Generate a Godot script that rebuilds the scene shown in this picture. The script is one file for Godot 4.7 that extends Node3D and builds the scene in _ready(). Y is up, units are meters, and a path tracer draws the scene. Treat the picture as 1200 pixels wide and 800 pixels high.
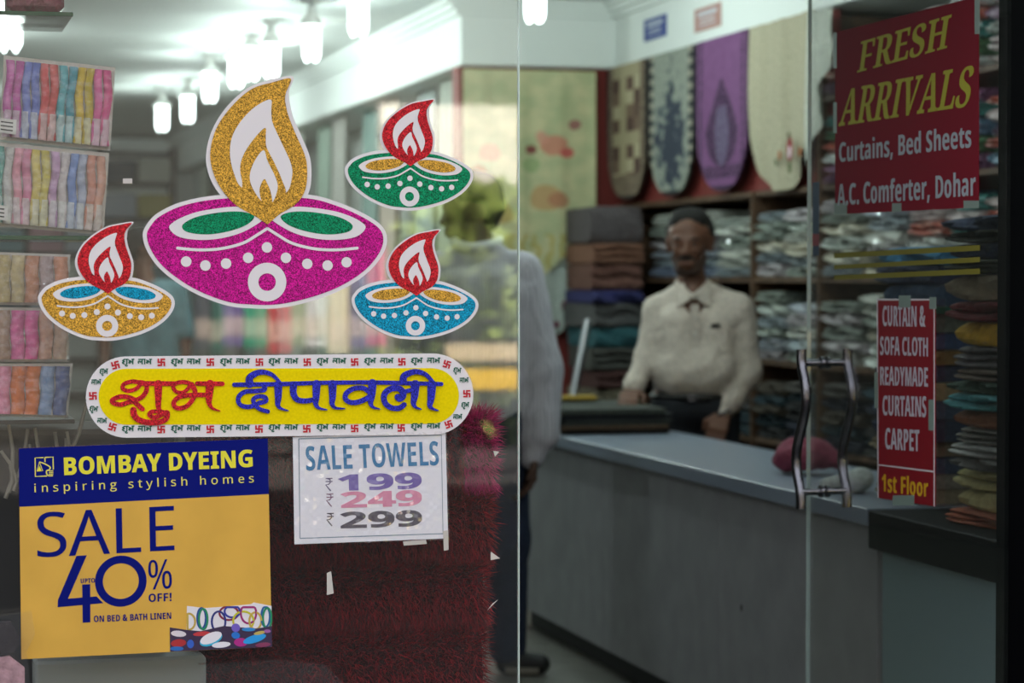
extends Node3D
# A cloth shop seen through its front window. x runs along the shop front, -z into the shop, y up, metres.

const F := 2833.0                      # focal length in pixels of the 1200 x 800 frame
const EYE := Vector3(0, 1.45, 0)
const GZ := -4.6                       # front face of the shop window
var view := Basis.from_euler(Vector3(deg_to_rad(-1.516), deg_to_rad(-14.4), 0))
var rng := RandomNumberGenerator.new()
var names := {}
var M := {}
var white_tex: Texture2D

# ---------------------------------------------------------------- pixels to places
func ray(px: float, py: float) -> Vector3:
	return view * Vector3((px - 600.0) / F, (400.0 - py) / F, -1.0)
func at_z(px: float, py: float, z: float) -> Vector3:
	var r := ray(px, py)
	return EYE + r * ((z - EYE.z) / r.z)
func at_x(px: float, py: float, x: float) -> Vector3:
	var r := ray(px, py)
	return EYE + r * ((x - EYE.x) / r.x)
func at_y(px: float, py: float, y: float) -> Vector3:
	var r := ray(px, py)
	return EYE + r * ((y - EYE.y) / r.y)
func at_depth(px: float, py: float, d: float) -> Vector3:
	return EYE + ray(px, py) * d
const HINGE := Vector3(2.262, 0, -4.64)
const LATCH := Vector3(2.195, 0, -5.6)
func at_door(px: float, py: float) -> Vector3:
	var along := (LATCH - HINGE).normalized()
	var n := Vector3(along.z, 0, -along.x)      # points to -x
	var r := ray(px, py)
	return EYE + r * ((HINGE - EYE).dot(n) / r.dot(n))
func door_normal() -> Vector3:
	var along := (LATCH - HINGE).normalized()
	return Vector3(along.z, 0, -along.x)

# ---------------------------------------------------------------- nodes
func numbered(called: String) -> String:
	var n: int = names.get(called, -1) + 1
	names[called] = n
	return called if n == 0 else "%s_%03d" % [called, n]
func thing(called: String, label: String, category: String, where: Vector3, group := "") -> Node3D:
	var o := Node3D.new()
	o.name = numbered(called)
	add_child(o)
	o.position = where
	o.set_meta("label", label)
	o.set_meta("category", category)
	if group != "":
		o.set_meta("group", group)
	return o
func solid(called: String, mesh: Mesh, m: Material, where: Vector3, label: String, category: String, group := "") -> MeshInstance3D:
	var o := MeshInstance3D.new()
	o.name = numbered(called)
	o.mesh = mesh
	o.material_override = m
	add_child(o)
	o.position = where
	o.set_meta("label", label)
	o.set_meta("category", category)
	if group != "":
		o.set_meta("group", group)
	return o
func part(parent: Node3D, called: String, mesh: Mesh, m: Material, where := Vector3.ZERO) -> MeshInstance3D:
	var o := MeshInstance3D.new()
	o.name = called
	o.mesh = mesh
	o.material_override = m
	o.position = where
	parent.add_child(o, true)
	return o
func setting(called: String, lo: Vector3, hi: Vector3, m: Material, label: String) -> MeshInstance3D:
	var o := MeshInstance3D.new()
	o.name = numbered(called)
	o.mesh = box_mesh(hi - lo)
	o.material_override = m
	o.position = (lo + hi) / 2.0
	add_child(o)
	o.set_meta("kind", "structure")
	o.set_meta("label", label)
	return o

# ---------------------------------------------------------------- materials
func mat(c: Color, rough := 0.8, metal := 0.0) -> StandardMaterial3D:
	var m := StandardMaterial3D.new()
	m.albedo_color = c
	m.roughness = rough
	m.metallic = metal
	return m
func rgb(r: int, g: int, b: int) -> Color:
	return Color8(r, g, b)
func tex_from(w: int, h: int, f: Callable) -> ImageTexture:
	var im := Image.create_empty(w, h, false, Image.FORMAT_RGB8)
	for y in h:
		for x in w:
			im.set_pixel(x, y, f.call(x, y))
	return ImageTexture.create_from_image(im)
var noise_cache := {}
func noise_tex(freq: float, lo: float, hi: float, size := 256) -> ImageTexture:
	var key := "%f %f %f" % [freq, lo, hi]
	if not noise_cache.has(key):
		var n := FastNoiseLite.new()
		n.seed = 7
		n.frequency = freq
		n.fractal_octaves = 4
		var im := n.get_seamless_image(size, size)
		im.convert(Image.FORMAT_RGB8)
		for y in size:
			for x in size:
				var v := lerpf(lo, hi, im.get_pixel(x, y).r)
				im.set_pixel(x, y, Color(v, v, v))
		noise_cache[key] = ImageTexture.create_from_image(im)
	return noise_cache[key]
func cloth(c: Color, bump := 0.5, rough := 0.95) -> StandardMaterial3D:
	var key := "cloth %s %f %f" % [c.to_html(), bump, rough]
	if not M.has(key):
		var m := mat(c, rough)
		m.albedo_texture = noise_tex(0.05, 0.78, 1.0)
		m.uv1_triplanar = true
		m.uv1_world_triplanar = true
		m.uv1_scale = Vector3.ONE * 4.0
		m.heightmap_enabled = true
		m.heightmap_texture = noise_tex(0.02, 0.0, 1.0)
		m.heightmap_scale = bump
		M[key] = m
	return M[key]
func wrapped(c: Color) -> StandardMaterial3D:
	var key := "wrap %s" % c.to_html()
	if not M.has(key):
		var m := mat(c, 0.5)
		m.clearcoat_enabled = true
		m.clearcoat = 1.0
		m.clearcoat_roughness = 0.08
		m.uv1_triplanar = true
		m.uv1_world_triplanar = true
		m.uv1_scale = Vector3.ONE * 3.0
		m.albedo_texture = noise_tex(0.05, 0.8, 1.0)
		m.heightmap_enabled = true
		m.heightmap_texture = noise_tex(0.03, 0.0, 1.0)
		m.heightmap_scale = 2.5
		M[key] = m
	return M[key]
var glitter_tex: ImageTexture
func glitter(c: Color) -> StandardMaterial3D:
	var key := "glitter %s" % c.to_html()
	if not M.has(key):
		var m := mat(c, 0.6)
		m.metallic_specular = 0.3
		m.albedo_texture = glitter_tex
		m.uv1_scale = Vector3(2.9, 2.9, 1)
		M[key] = m
	return M[key]
func clear(alpha: float, c: Color, rough := 0.02) -> StandardMaterial3D:
	var m := mat(Color(c.r, c.g, c.b, alpha), rough)
	m.transparency = BaseMaterial3D.TRANSPARENCY_ALPHA
	return m
func film(alpha: float, scale: float, height: float) -> StandardMaterial3D:
	var m := clear(alpha, Color(0.95, 0.96, 0.97), 0.06)
	m.heightmap_enabled = true
	m.heightmap_texture = noise_tex(0.02, 0.0, 1.0)
	m.heightmap_scale = height
	m.uv1_triplanar = true
	m.uv1_world_triplanar = true
	m.uv1_scale = Vector3.ONE * scale
	return m

# ---------------------------------------------------------------- shapes
func start() -> SurfaceTool:
	var st := SurfaceTool.new()
	st.begin(Mesh.PRIMITIVE_TRIANGLES)
	return st
func tri(st: SurfaceTool, a: Vector3, b: Vector3, c: Vector3, n: Vector3, ua := Vector2.ZERO, ub := Vector2.ZERO, uc := Vector2.ZERO) -> void:
	if (c - a).cross(b - a).dot(n) < 0.0:
		var t := b
		b = c
		c = t
		var tu := ub
		ub = uc
		uc = tu
	st.set_normal(n)
	st.set_uv(ua)
	st.add_vertex(a)
	st.set_normal(n)
	st.set_uv(ub)
	st.add_vertex(b)
	st.set_normal(n)
	st.set_uv(uc)
	st.add_vertex(c)
func quad(st: SurfaceTool, a: Vector3, b: Vector3, c: Vector3, d: Vector3, n: Vector3) -> void:
	tri(st, a, b, c, n, Vector2(a.x, a.y), Vector2(b.x, b.y), Vector2(c.x, c.y))
	tri(st, a, c, d, n, Vector2(a.x, a.y), Vector2(c.x, c.y), Vector2(d.x, d.y))
func add_box(st: SurfaceTool, lo: Vector3, hi: Vector3, xf := Transform3D()) -> void:
	for ax in 3:
		for s in [0, 1]:
			var n := Vector3.ZERO
			n[ax] = 1.0 if s == 1 else -1.0
			var u := (ax + 1) % 3
			var v := (ax + 2) % 3
			var c := []
			for k in [[0, 0], [1, 0], [1, 1], [0, 1]]:
				var p := Vector3.ZERO
				p[ax] = hi[ax] if s == 1 else lo[ax]
				p[u] = hi[u] if k[0] == 1 else lo[u]
				p[v] = hi[v] if k[1] == 1 else lo[v]
				c.append(xf * p)
			quad(st, c[0], c[1], c[2], c[3], (xf.basis * n).normalized())
func box_mesh(size: Vector3) -> Mesh:
	# a box with chamfered edges
	var b: float = minf(0.006, minf(size.x, minf(size.y, size.z)) * 0.2)
	return chamfer_box(size, b)
func chamfer_box(size: Vector3, b: float) -> Mesh:
	var st := start()
	var h := size / 2.0
	for ax in 3:
		var u := (ax + 1) % 3
		var v := (ax + 2) % 3
		for s in [-1.0, 1.0]:
			var n := Vector3.ZERO
			n[ax] = s
			var c := []
			for k in [[-1, -1], [1, -1], [1, 1], [-1, 1]]:
				var p := Vector3.ZERO
				p[ax] = s * h[ax]
				p[u] = k[0] * (h[u] - b)
				p[v] = k[1] * (h[v] - b)
				c.append(p)
			quad(st, c[0], c[1], c[2], c[3], n)
		for s in [-1.0, 1.0]:
			for t in [-1.0, 1.0]:
				# edge along ax, between faces u (s) and v (t)
				var n := Vector3.ZERO
				n[u] = s
				n[v] = t
				var e := []
				for k in [-1.0, 1.0]:
					var p := Vector3.ZERO
					p[ax] = k * (h[ax] - b)
					p[u] = s * h[u]
					p[v] = t * (h[v] - b)
					var q := p
					q[u] = s * (h[u] - b)
					q[v] = t * h[v]
					e.append([p, q])
				quad(st, e[0][0], e[0][1], e[1][1], e[1][0], n.normalized())
	for sx in [-1.0, 1.0]:
		for sy in [-1.0, 1.0]:
			for sz in [-1.0, 1.0]:
				var s := Vector3(sx, sy, sz)
				tri(st, s * Vector3(h.x, h.y - b, h.z - b), s * Vector3(h.x - b, h.y, h.z - b), s * Vector3(h.x - b, h.y - b, h.z), s.normalized())
	return st.commit()
func add_tube(st: SurfaceTool, pts: Array, radii, sides := 10) -> void:
	# a round tube through the points
	var rings := []
	var up := Vector3.UP
	for i in pts.size():
		var d: Vector3
		if i == 0:
			d = pts[1] - pts[0]
		elif i == pts.size() - 1:
			d = pts[i] - pts[i - 1]
		else:
			d = pts[i + 1] - pts[i - 1]
		d = d.normalized()
		if absf(d.dot(up)) > 0.95:
			up = Vector3.RIGHT if absf(d.x) < 0.9 else Vector3.FORWARD
		var a := d.cross(up).normalized()
		var b := a.cross(d).normalized()
		up = b
		var r: float = radii[i] if radii is Array else radii
		var ring := []
		for k in sides:
			var t := TAU * k / sides
			ring.append([pts[i] + (a * cos(t) + b * sin(t)) * r, a * cos(t) + b * sin(t)])
		rings.append(ring)
	for i in pts.size() - 1:
		for k in sides:
			var p = rings[i][k]
			var q = rings[i][(k + 1) % sides]
			var s = rings[i + 1][(k + 1) % sides]
			var t = rings[i + 1][k]
			smooth_quad(st, p, q, s, t)
	for e in [0, pts.size() - 1]:
		var n: Vector3 = (pts[1] - pts[0]).normalized() * -1.0 if e == 0 else (pts[e] - pts[e - 1]).normalized()
		for k in sides:
			tri(st, pts[e], rings[e][k][0], rings[e][(k + 1) % sides][0], n)
func smooth_quad(st: SurfaceTool, p, q, s, t) -> void:
	var n: Vector3 = (p[1] + s[1])
	var a := [p, q, s]
	var b := [p, s, t]
	for f in [a, b]:
		var v: Array = f
		if (v[2][0] - v[0][0]).cross(v[1][0] - v[0][0]).dot(n) < 0.0:
			v = [v[0], v[2], v[1]]
		for c in v:
			st.set_normal(c[1])
			st.set_uv(Vector2(c[0].x, c[0].y))
			st.add_vertex(c[0])
func add_lathe(st: SurfaceTool, c: Vector3, prof: Array, sides := 20) -> void:
	# profile of Vector2(radius, height) turned round the y axis at c
	for i in prof.size() - 1:
		var a: Vector2 = prof[i]
		var b: Vector2 = prof[i + 1]
		var d := (b - a)
		var nn := Vector2(d.y, -d.x).normalized()
		for k in sides:
			var t0 := TAU * k / sides
			var t1 := TAU * (k + 1) / sides
			var e0 := Vector3(cos(t0), 0, sin(t0))
			var e1 := Vector3(cos(t1), 0, sin(t1))
			var n0 := e0 * nn.x + Vector3.UP * nn.y
			var n1 := e1 * nn.x + Vector3.UP * nn.y
			smooth_quad(st, [c + e0 * a.x + Vector3.UP * a.y, n0], [c + e1 * a.x + Vector3.UP * a.y, n1], [c + e1 * b.x + Vector3.UP * b.y, n1], [c + e0 * b.x + Vector3.UP * b.y, n0])

# flat cut-outs ---------------------------------------------------------------
func cat(pts: Array, closed := true, per := 6) -> PackedVector2Array:
	var out := PackedVector2Array()
	var n := pts.size()
	var last := n if closed else n - 1
	for i in last:
		var p0: Vector2 = pts[(i - 1 + n) % n] if closed or i > 0 else pts[0]
		var p1: Vector2 = pts[i]
		var p2: Vector2 = pts[(i + 1) % n]
		var p3: Vector2 = pts[(i + 2) % n] if closed or i + 2 < n else pts[n - 1]
		for k in per:
			out.append(p1.cubic_interpolate(p2, p0, p3, float(k) / per))
	if not closed:
		out.append(pts[n - 1])
	return out
func prism(st: SurfaceTool, poly: PackedVector2Array, z0: float, z1: float) -> void:
	var idx := Geometry2D.triangulate_polygon(poly)
	for i in range(0, idx.size(), 3):
		var a := poly[idx[i]]
		var b := poly[idx[i + 1]]
		var c := poly[idx[i + 2]]
		tri(st, Vector3(a.x, a.y, z1), Vector3(b.x, b.y, z1), Vector3(c.x, c.y, z1), Vector3.BACK, a, b, c)
	var cw := 1.0 if Geometry2D.is_polygon_clockwise(poly) else -1.0
	for i in poly.size():
		var a := poly[i]
		var b := poly[(i + 1) % poly.size()]
		var d := b - a
		if d.length() < 1e-7:
			continue
		var n := Vector3(-d.y, d.x, 0).normalized() * cw
		quad(st, Vector3(a.x, a.y, z0), Vector3(b.x, b.y, z0), Vector3(b.x, b.y, z1), Vector3(a.x, a.y, z1), n)
func ellipse(c: Vector2, rx: float, ry: float, n := 28, turn := 0.0) -> PackedVector2Array:
	var out := PackedVector2Array()
	for k in n:
		out.append(c + Vector2(cos(TAU * k / n) * rx, sin(TAU * k / n) * ry).rotated(turn))
	return out
func ring(st: SurfaceTool, c: Vector2, r0: float, r1: float, z0: float, z1: float, n := 36) -> void:
	for k in n:
		var a := Vector2.from_angle(TAU * k / n)
		var b := Vector2.from_angle(TAU * (k + 1) / n)
		var q := PackedVector2Array([c + a * r0, c + a * r1, c + b * r1, c + b * r0])
		prism(st, q, z0, z1)
func stroke(st: SurfaceTool, pts: PackedVector2Array, w0: float, w1: float, z0: float, z1: float, round_caps := true) -> void:
	var n := pts.size()
	var l := PackedVector2Array()
	var r := PackedVector2Array()
	for i in n:
		var d := (pts[mini(i + 1, n - 1)] - pts[maxi(i - 1, 0)]).normalized()
		var side := Vector2(-d.y, d.x) * lerpf(w0, w1, float(i) / (n - 1)) / 2.0
		l.append(pts[i] + side)
		r.append(pts[i] - side)
	for i in n - 1:
		var za := z1 + i * 0.000006        # rises a hair, so that a stroke passes over itself
		var zb := za + 0.000006
		var a := Vector3(l[i].x, l[i].y, za)
		var b := Vector3(l[i + 1].x, l[i + 1].y, zb)
		var c := Vector3(r[i + 1].x, r[i + 1].y, zb)
		var d := Vector3(r[i].x, r[i].y, za)
		quad(st, a, b, c, d, Vector3.BACK)
		var dn := Vector3(0, 0, z0 - z1)
		var nn := l[i] - r[i]
		var nl := Vector3(nn.x, nn.y, 0).normalized()
		quad(st, a, b, b + dn, a + dn, nl)
		quad(st, d, c, c + dn, d + dn, -nl)
	if round_caps:
		prism(st, ellipse(pts[0], w0 / 2.0, w0 / 2.0, 10), z0, z1 - 0.00006)
		prism(st, ellipse(pts[n - 1], w1 / 2.0, w1 / 2.0, 10), z0, z1 - 0.0001)
# points of the window, in metres on its front face, about a centre
func g2(px: float, py: float) -> Vector2:
	var p := at_z(px, py, GZ)
	return Vector2(p.x, p.y)
func on_glass(pts, c: Vector2) -> PackedVector2Array:
	var out := PackedVector2Array()
	for p in pts:
		out.append(g2(p.x, p.y) - c)
	return out
const PX := 0.00163                    # metres per pixel on the window
# lettering that fills the box given by three corners (top-left, top-right, bottom-left)
var fonts := {}
func font(family: String, weight: int, bold := 0.0) -> Font:
	var key := "%s %d %f" % [family, weight, bold]
	if not fonts.has(key):
		var f := SystemFont.new()
		f.font_names = PackedStringArray([family])
		f.font_weight = weight
		if bold != 0.0:
			var v := FontVariation.new()
			v.base_font = f
			v.variation_embolden = bold
			fonts[key] = v
		else:
			fonts[key] = f
	return fonts[key]
func lettering(parent: Node3D, s: String, f: Font, tl: Vector3, tr: Vector3, bl: Vector3, n: Vector3, m: Material, deep := 0.0006) -> MeshInstance3D:
	var t := TextMesh.new()
	t.text = s
	t.font = f
	t.font_size = 64
	t.pixel_size = 0.01
	t.depth = 0.01
	t.curve_step = 1.5
	var b := t.get_aabb()
	var o := MeshInstance3D.new()
	o.name = "lettering"
	o.mesh = t
	o.material_override = m
	var bx := (tr - tl) / b.size.x
	var by := (tl - bl) / b.size.y
	var bz := n * (deep / b.size.z)
	var basis3 := Basis(bx, by, bz)
	o.transform = Transform3D(basis3, bl - parent.position - basis3 * b.position)
	parent.add_child(o, true)
	return o
func glass_text(parent: Node3D, s: String, f: Font, tl: Vector2, tr: Vector2, bl: Vector2, m: Material, lift: float) -> void:
	var up := Vector3(0, 0, lift)
	lettering(parent, s, f, at_z(tl.x, tl.y, GZ) + up, at_z(tr.x, tr.y, GZ) + up, at_z(bl.x, bl.y, GZ) + up, Vector3.BACK, m)

# a hanging cloth: u runs along it, its lower edge follows bottom(u), it waves by amp
func hanging(top_a: Vector3, top_b: Vector3, drop: Callable, n: Vector3, amp: float, waves: float, nu := 24, nv := 14, thick := 0.004) -> Mesh:
	var st := start()
	var grid := []
	var axis := top_b - top_a
	for i in nu + 1:
		var col := []
		var u := float(i) / nu
		var d: float = drop.call(u)
		for j in nv + 1:
			var v := float(j) / nv
			var w := sin(u * TAU * waves + 0.7 * sin(v * 3.0)) * amp * (0.35 + 0.65 * v)
			w += sin(u * TAU * waves * 2.3 + 1.3) * amp * 0.3
			col.append([top_a + axis * u + Vector3.DOWN * d * v + n * w, Vector2(u, v * d / axis.length())])
		grid.append(col)
	var normal_at := func(i: int, j: int) -> Vector3:
		var a: Vector3 = grid[mini(i + 1, nu)][j][0] - grid[maxi(i - 1, 0)][j][0]
		var b: Vector3 = grid[i][mini(j + 1, nv)][0] - grid[i][maxi(j - 1, 0)][0]
		var c := a.cross(b).normalized()
		return c if c.dot(n) > 0 else -c
	for side in [1.0, -1.0]:
		for i in nu:
			for j in nv:
				var c := []
				for k in [[0, 0], [1, 0], [1, 1], [0, 1]]:
					var g = grid[i + k[0]][j + k[1]]
					var nn: Vector3 = normal_at.call(i + k[0], j + k[1])
					c.append([g[0] + nn * side * thick / 2.0, nn * side, g[1]])
				for f in [[0, 1, 2], [0, 2, 3]]:
					var v := [c[f[0]], c[f[1]], c[f[2]]]
					if (v[2][0] - v[0][0]).cross(v[1][0] - v[0][0]).dot(n * side) < 0.0:
						v = [v[0], v[2], v[1]]
					for q in v:
						st.set_normal(q[1])
						st.set_uv(q[2])
						st.add_vertex(q[0])
	return st.commit()

# a folded cloth of unit size: rounded folds at the front (-x), y from 0 to 1
var fold_meshes := []
func make_fold(lobes: int, wob: float) -> Mesh:
	var prof := []
	prof.append(Vector2(0.5, 0.0))
	for l in lobes:
		for k in 7:
			var t := -PI / 2 + PI * k / 6.0
			prof.append(Vector2(-0.42 - 0.08 * cos(t), (l + 0.5 + 0.5 * sin(t)) / lobes))
	prof.append(Vector2(0.5, 1.0))
	var st := start()
	var nz := 8
	var rows := []
	for j in nz + 1:
		var z := -0.5 + float(j) / nz
		var edge := 1.0 if j > 0 and j < nz else 0.93
		var row := []
		for p in prof:
			var y: float = 0.5 + (p.y - 0.5) * edge + wob * sin(z * 9.0 + p.x * 3.0 + lobes) * 4.0 * p.y * (1.0 - p.y)
			row.append(Vector3(p.x + wob * 0.4 * sin(z * 7.0 + p.y * 5.0), y, z))
		rows.append(row)
	var n := prof.size()
	for j in nz:
		for i in n:
			var a: Vector3 = rows[j][i]
			var b: Vector3 = rows[j][(i + 1) % n]
			var c: Vector3 = rows[j + 1][(i + 1) % n]
			var d: Vector3 = rows[j + 1][i]
			var out := (a + b + c + d) / 4.0 - Vector3(0.1, 0.5, 0)
			out.z = 0
			var nn := (b - a).cross(d - a).normalized()
			if nn.dot(out) < 0:
				nn = -nn
			quad(st, a, b, c, d, nn)
	for j in [0, nz]:
		var mid := Vector3(0, 0.5, rows[j][0].z)
		for i in n:
			tri(st, mid, rows[j][i], rows[j][(i + 1) % n], Vector3(0, 0, -1.0 if j == 0 else 1.0))
	return st.commit()
const ORD := ["lowest", "second", "third", "fourth", "fifth", "sixth", "seventh", "eighth", "ninth", "tenth", "eleventh", "twelfth", "thirteenth", "fourteenth", "fifteenth", "sixteenth"]
# a pile of folded cloths whose folds face -x; items are [colour, colour word, height, wrapped?]
func pile(called: String, noun: String, place: String, group: String, c: Vector3, depth: float, along: float, items: Array, turn := 0.0) -> float:
	var y := c.y
	for k in items.size():
		var it: Array = items[k]
		var o := MeshInstance3D.new()
		o.name = numbered(called)
		o.mesh = fold_meshes[(k * 7 + int(absf(c.z) * 10.0)) % fold_meshes.size()]
		o.material_override = wrapped(it[0]) if it.size() > 3 and it[3] else cloth(it[0], 0.6)
		add_child(o)
		var w := rng.randf_range(-0.02, 0.02)
		o.position = Vector3(c.x + rng.randf_range(-0.015, 0.015), y, c.z + w)
		o.rotation.y = turn + rng.randf_range(-0.04, 0.04)
		o.scale = Vector3(depth, it[2], along * rng.randf_range(0.93, 1.0))
		o.set_meta("label", "%s %s, %s from bottom, %s" % [it[1], noun, ORD[k], place] if k > 0 else "%s %s lying lowest, %s" % [it[1], noun, place])
		o.set_meta("category", "cloth")
		o.set_meta("group", group)
		y += it[2] + 0.0005
	return y

# ---------------------------------------------------------------- bodies: a smooth union of tapered bones, meshed as surface nets
func nets(store: Array, bones: Array, cell: float, k: float, wrinkle := 0.0) -> void:
	var lo := Vector3.INF
	var hi := -Vector3.INF
	for b in bones:
		var r: float = maxf(b[2], b[3]) + k * 0.5 + cell * 2.0
		for p in [b[0], b[1]]:
			lo = lo.min(p - Vector3.ONE * r)
			hi = hi.max(p + Vector3.ONE * r)
	var nx := int((hi.x - lo.x) / cell) + 2
	var ny := int((hi.y - lo.y) / cell) + 2
	var nz := int((hi.z - lo.z) / cell) + 2
	var field := PackedFloat32Array()
	field.resize(nx * ny * nz)
	field.fill(1.0)
	for b in bones:
		var a: Vector3 = b[0]
		var ba: Vector3 = b[1] - a
		var bb: float = maxf(ba.length_squared(), 1e-9)
		var ra: float = b[2]
		var rb: float = b[3]
		var r: float = maxf(ra, rb) + k + cell * 2.0
		var l: Vector3 = (a.min(b[1]) - Vector3.ONE * r - lo) / cell
		var h: Vector3 = (a.max(b[1]) + Vector3.ONE * r - lo) / cell
		for z in range(maxi(0, int(l.z)), mini(nz - 1, int(h.z)) + 1):
			for y in range(maxi(0, int(l.y)), mini(ny - 1, int(h.y)) + 1):
				var at := (z * ny + y) * nx
				for x in range(maxi(0, int(l.x)), mini(nx - 1, int(h.x)) + 1):
					var pa := lo + Vector3(x, y, z) * cell - a
					var t := clampf(pa.dot(ba) / bb, 0.0, 1.0)
					var d := (pa - ba * t).length() - lerpf(ra, rb, t)
					var f := field[at + x]
					var m := maxf(k - absf(f - d), 0.0) / k
					field[at + x] = minf(f, d) - m * m * k * 0.25
	if wrinkle > 0.0:
		var n := FastNoiseLite.new()
		n.seed = 3
		n.frequency = 9.0
		n.fractal_octaves = 2
		for z in nz:
			for y in ny:
				for x in nx:
					var i := (z * ny + y) * nx + x
					if absf(field[i]) < cell * 3.0:
						var p := lo + Vector3(x, y, z) * cell
						field[i] += wrinkle * n.get_noise_3d(p.x + p.y * 0.5, p.y * 1.1 - p.x * 0.7, p.z)
	var verts := PackedVector3Array()
	var idx := PackedInt32Array()
	var where := PackedInt32Array()
	where.resize(nx * ny * nz)
	where.fill(-1)
	var step := [0, 1, nx, nx + 1, nx * ny, nx * ny + 1, nx * ny + nx, nx * ny + nx + 1]
	for z in nz - 1:
		for y in ny - 1:
			for x in nx - 1:
				var i := (z * ny + y) * nx + x
				var f0 := field[i]
				if absf(f0) > cell * 2.5:
					continue
				var inside := 0
				for s in step:
					if field[i + s] < 0.0:
						inside += 1
				if inside == 0 or inside == 8:
					continue
				var sum := Vector3.ZERO
				var cnt := 0
				for c in 8:
					for ax in 3:
						if c & (1 << ax):
							continue
						var a := field[i + step[c]]
						var b := field[i + step[c | (1 << ax)]]
						if (a < 0.0) != (b < 0.0):
							var p := Vector3(c & 1, (c >> 1) & 1, (c >> 2) & 1)
							p[ax] += a / (a - b)
							sum += p
							cnt += 1
				where[i] = verts.size()
				verts.append(lo + (Vector3(x, y, z) + sum / cnt) * cell)
	var strides := [1, nx, nx * ny]
	for z in range(1, nz - 1):
		for y in range(1, ny - 1):
			for x in range(1, nx - 1):
				var i := (z * ny + y) * nx + x
				var f0 := field[i]
				if absf(f0) > cell * 1.6:
					continue
				for ax in 3:
					var f1 := field[i + strides[ax]]
					if (f0 < 0.0) == (f1 < 0.0):
						continue
					var u: int = strides[(ax + 1) % 3]
					var v: int = strides[(ax + 2) % 3]
					var q := [where[i], where[i - u], where[i - u - v], where[i - v]]
					if q.min() < 0:
						continue
					if f0 < 0.0:
						idx.append_array([q[0], q[1], q[2], q[0], q[2], q[3]])
					else:
						idx.append_array([q[0], q[2], q[1], q[0], q[3], q[2]])
	var base: int = store[0].size()
	store[0].append_array(verts)
	for j in idx:
		store[1].append(j + base)
func body_mesh(fields: Array) -> Mesh:
	# fields: [bones, cell, k, wrinkle]
	var store := [PackedVector3Array(), PackedInt32Array()]
	for f in fields:
		nets(store, f[0], f[1], f[2], f[3] if f.size() > 3 else 0.0)
	var v: PackedVector3Array = store[0]
	var ix: PackedInt32Array = store[1]
	var n := PackedVector3Array()
	n.resize(v.size())
	for i in range(0, ix.size(), 3):
		var c := (v[ix[i + 2]] - v[ix[i]]).cross(v[ix[i + 1]] - v[ix[i]])
		for j in 3:
			n[ix[i + j]] += c
	for i in n.size():
		n[i] = n[i].normalized()
	var arr := []
	arr.resize(Mesh.ARRAY_MAX)
	arr[Mesh.ARRAY_VERTEX] = v
	arr[Mesh.ARRAY_NORMAL] = n
	arr[Mesh.ARRAY_INDEX] = ix
	var m := ArrayMesh.new()
	m.add_surface_from_arrays(Mesh.PRIMITIVE_TRIANGLES, arr)
	return m
func V(x: float, y: float, z: float) -> Vector3:
	return Vector3(x, y, z)
func chain(pts: Array, r: Array) -> Array:
	var out := []
	for i in pts.size() - 1:
		out.append([pts[i], pts[i + 1], r[i], r[i + 1]])
	return out
# a head about its own centre: +z is where the face looks, y = 0 at mid height, about 0.235 tall
func head_bones() -> Array:
	return [
		[V(0, .035, -.035), V(0, .04, .01), .082, .078], [V(-.018, .03, -.02), V(.018, .03, -.02), .075, .075],
		[V(0, .0, .03), V(0, -.06, .045), .062, .046], [V(-.032, -.06, .01), V(.032, -.06, .01), .036, .036],
		[V(-.012, -.098, .052), V(.012, -.098, .052), .019, .019], [V(-.03, -.02, .06), V(.03, -.02, .06), .026, .026],
		[V(0, .005, .088), V(0, -.03, .108), .008, .012], [V(-.012, -.034, .096), V(.012, -.034, .096), .008, .008],
		[V(-.036, .018, .075), V(.036, .018, .075), .012, .012], [V(-.022, -.066, .086), V(.022, -.066, .086), .008, .008],
		[V(-.018, -.078, .084), V(.018, -.078, .084), .008, .008],
		[V(-.082, .01, -.012), V(-.079, -.025, -.006), .012, .009], [V(.082, .01, -.012), V(.079, -.025, -.006), .012, .009]]
func hair_bones() -> Array:
	return [[V(0, .052, -.045), V(0, .062, -.025), .083, .078], [V(-.022, .055, -.035), V(.022, .055, -.035), .073, .073], [V(-.034, .088, .03), V(.036, .088, .026), .03, .03], [V(-.03, .095, -.01), V(.03, .095, -.01), .04, .04],
		[V(-.074, .045, -.012), V(-.076, .0, -.012), .02, .008], [V(.074, .045, -.012), V(.076, .0, -.012), .02, .008], [V(0, .0, -.085), V(0, -.05, -.075), .05, .03]]
func turned(bones: Array, xf: Transform3D) -> Array:
	var out := []
	for b in bones:
		out.append([xf * b[0], xf * b[1], b[2], b[3]])
	return out
# a hand: palm from the wrist along d, fingers curl towards c
func hand_bones(w: Vector3, d: Vector3, across: Vector3, c: Vector3, curl: float, thumb_side := 1.0) -> Array:
	var out := []
	for i in 4:
		var s := (i - 1.5) * 0.0205
		out.append([w + across * s * 0.7, w + d * 0.085 + across * s, .013, .0115])
		var p := w + d * 0.085 + across * s
		var lens := [0.04, 0.045, 0.042, 0.033]
		var dir := d
		for j in 3:
			dir = (dir.slerp(c, curl)).normalized()
			var q: Vector3 = p + dir * lens[i] * (1.0 if j == 0 else 0.65 if j == 1 else 0.5)
			out.append([p, q, .0098 - j * .0008, .009 - j * .0008])
			p = q
	var b := w + d * 0.025 + across * thumb_side * 0.026
	var t1 := b + (d * 0.7 + across * thumb_side * 0.7 + c * 0.3).normalized() * 0.042
	out.append([b, t1, .014, .0115])
	out.append([t1, t1 + (d + c * 0.6).normalized() * 0.032, .0115, .009])
	return out
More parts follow.
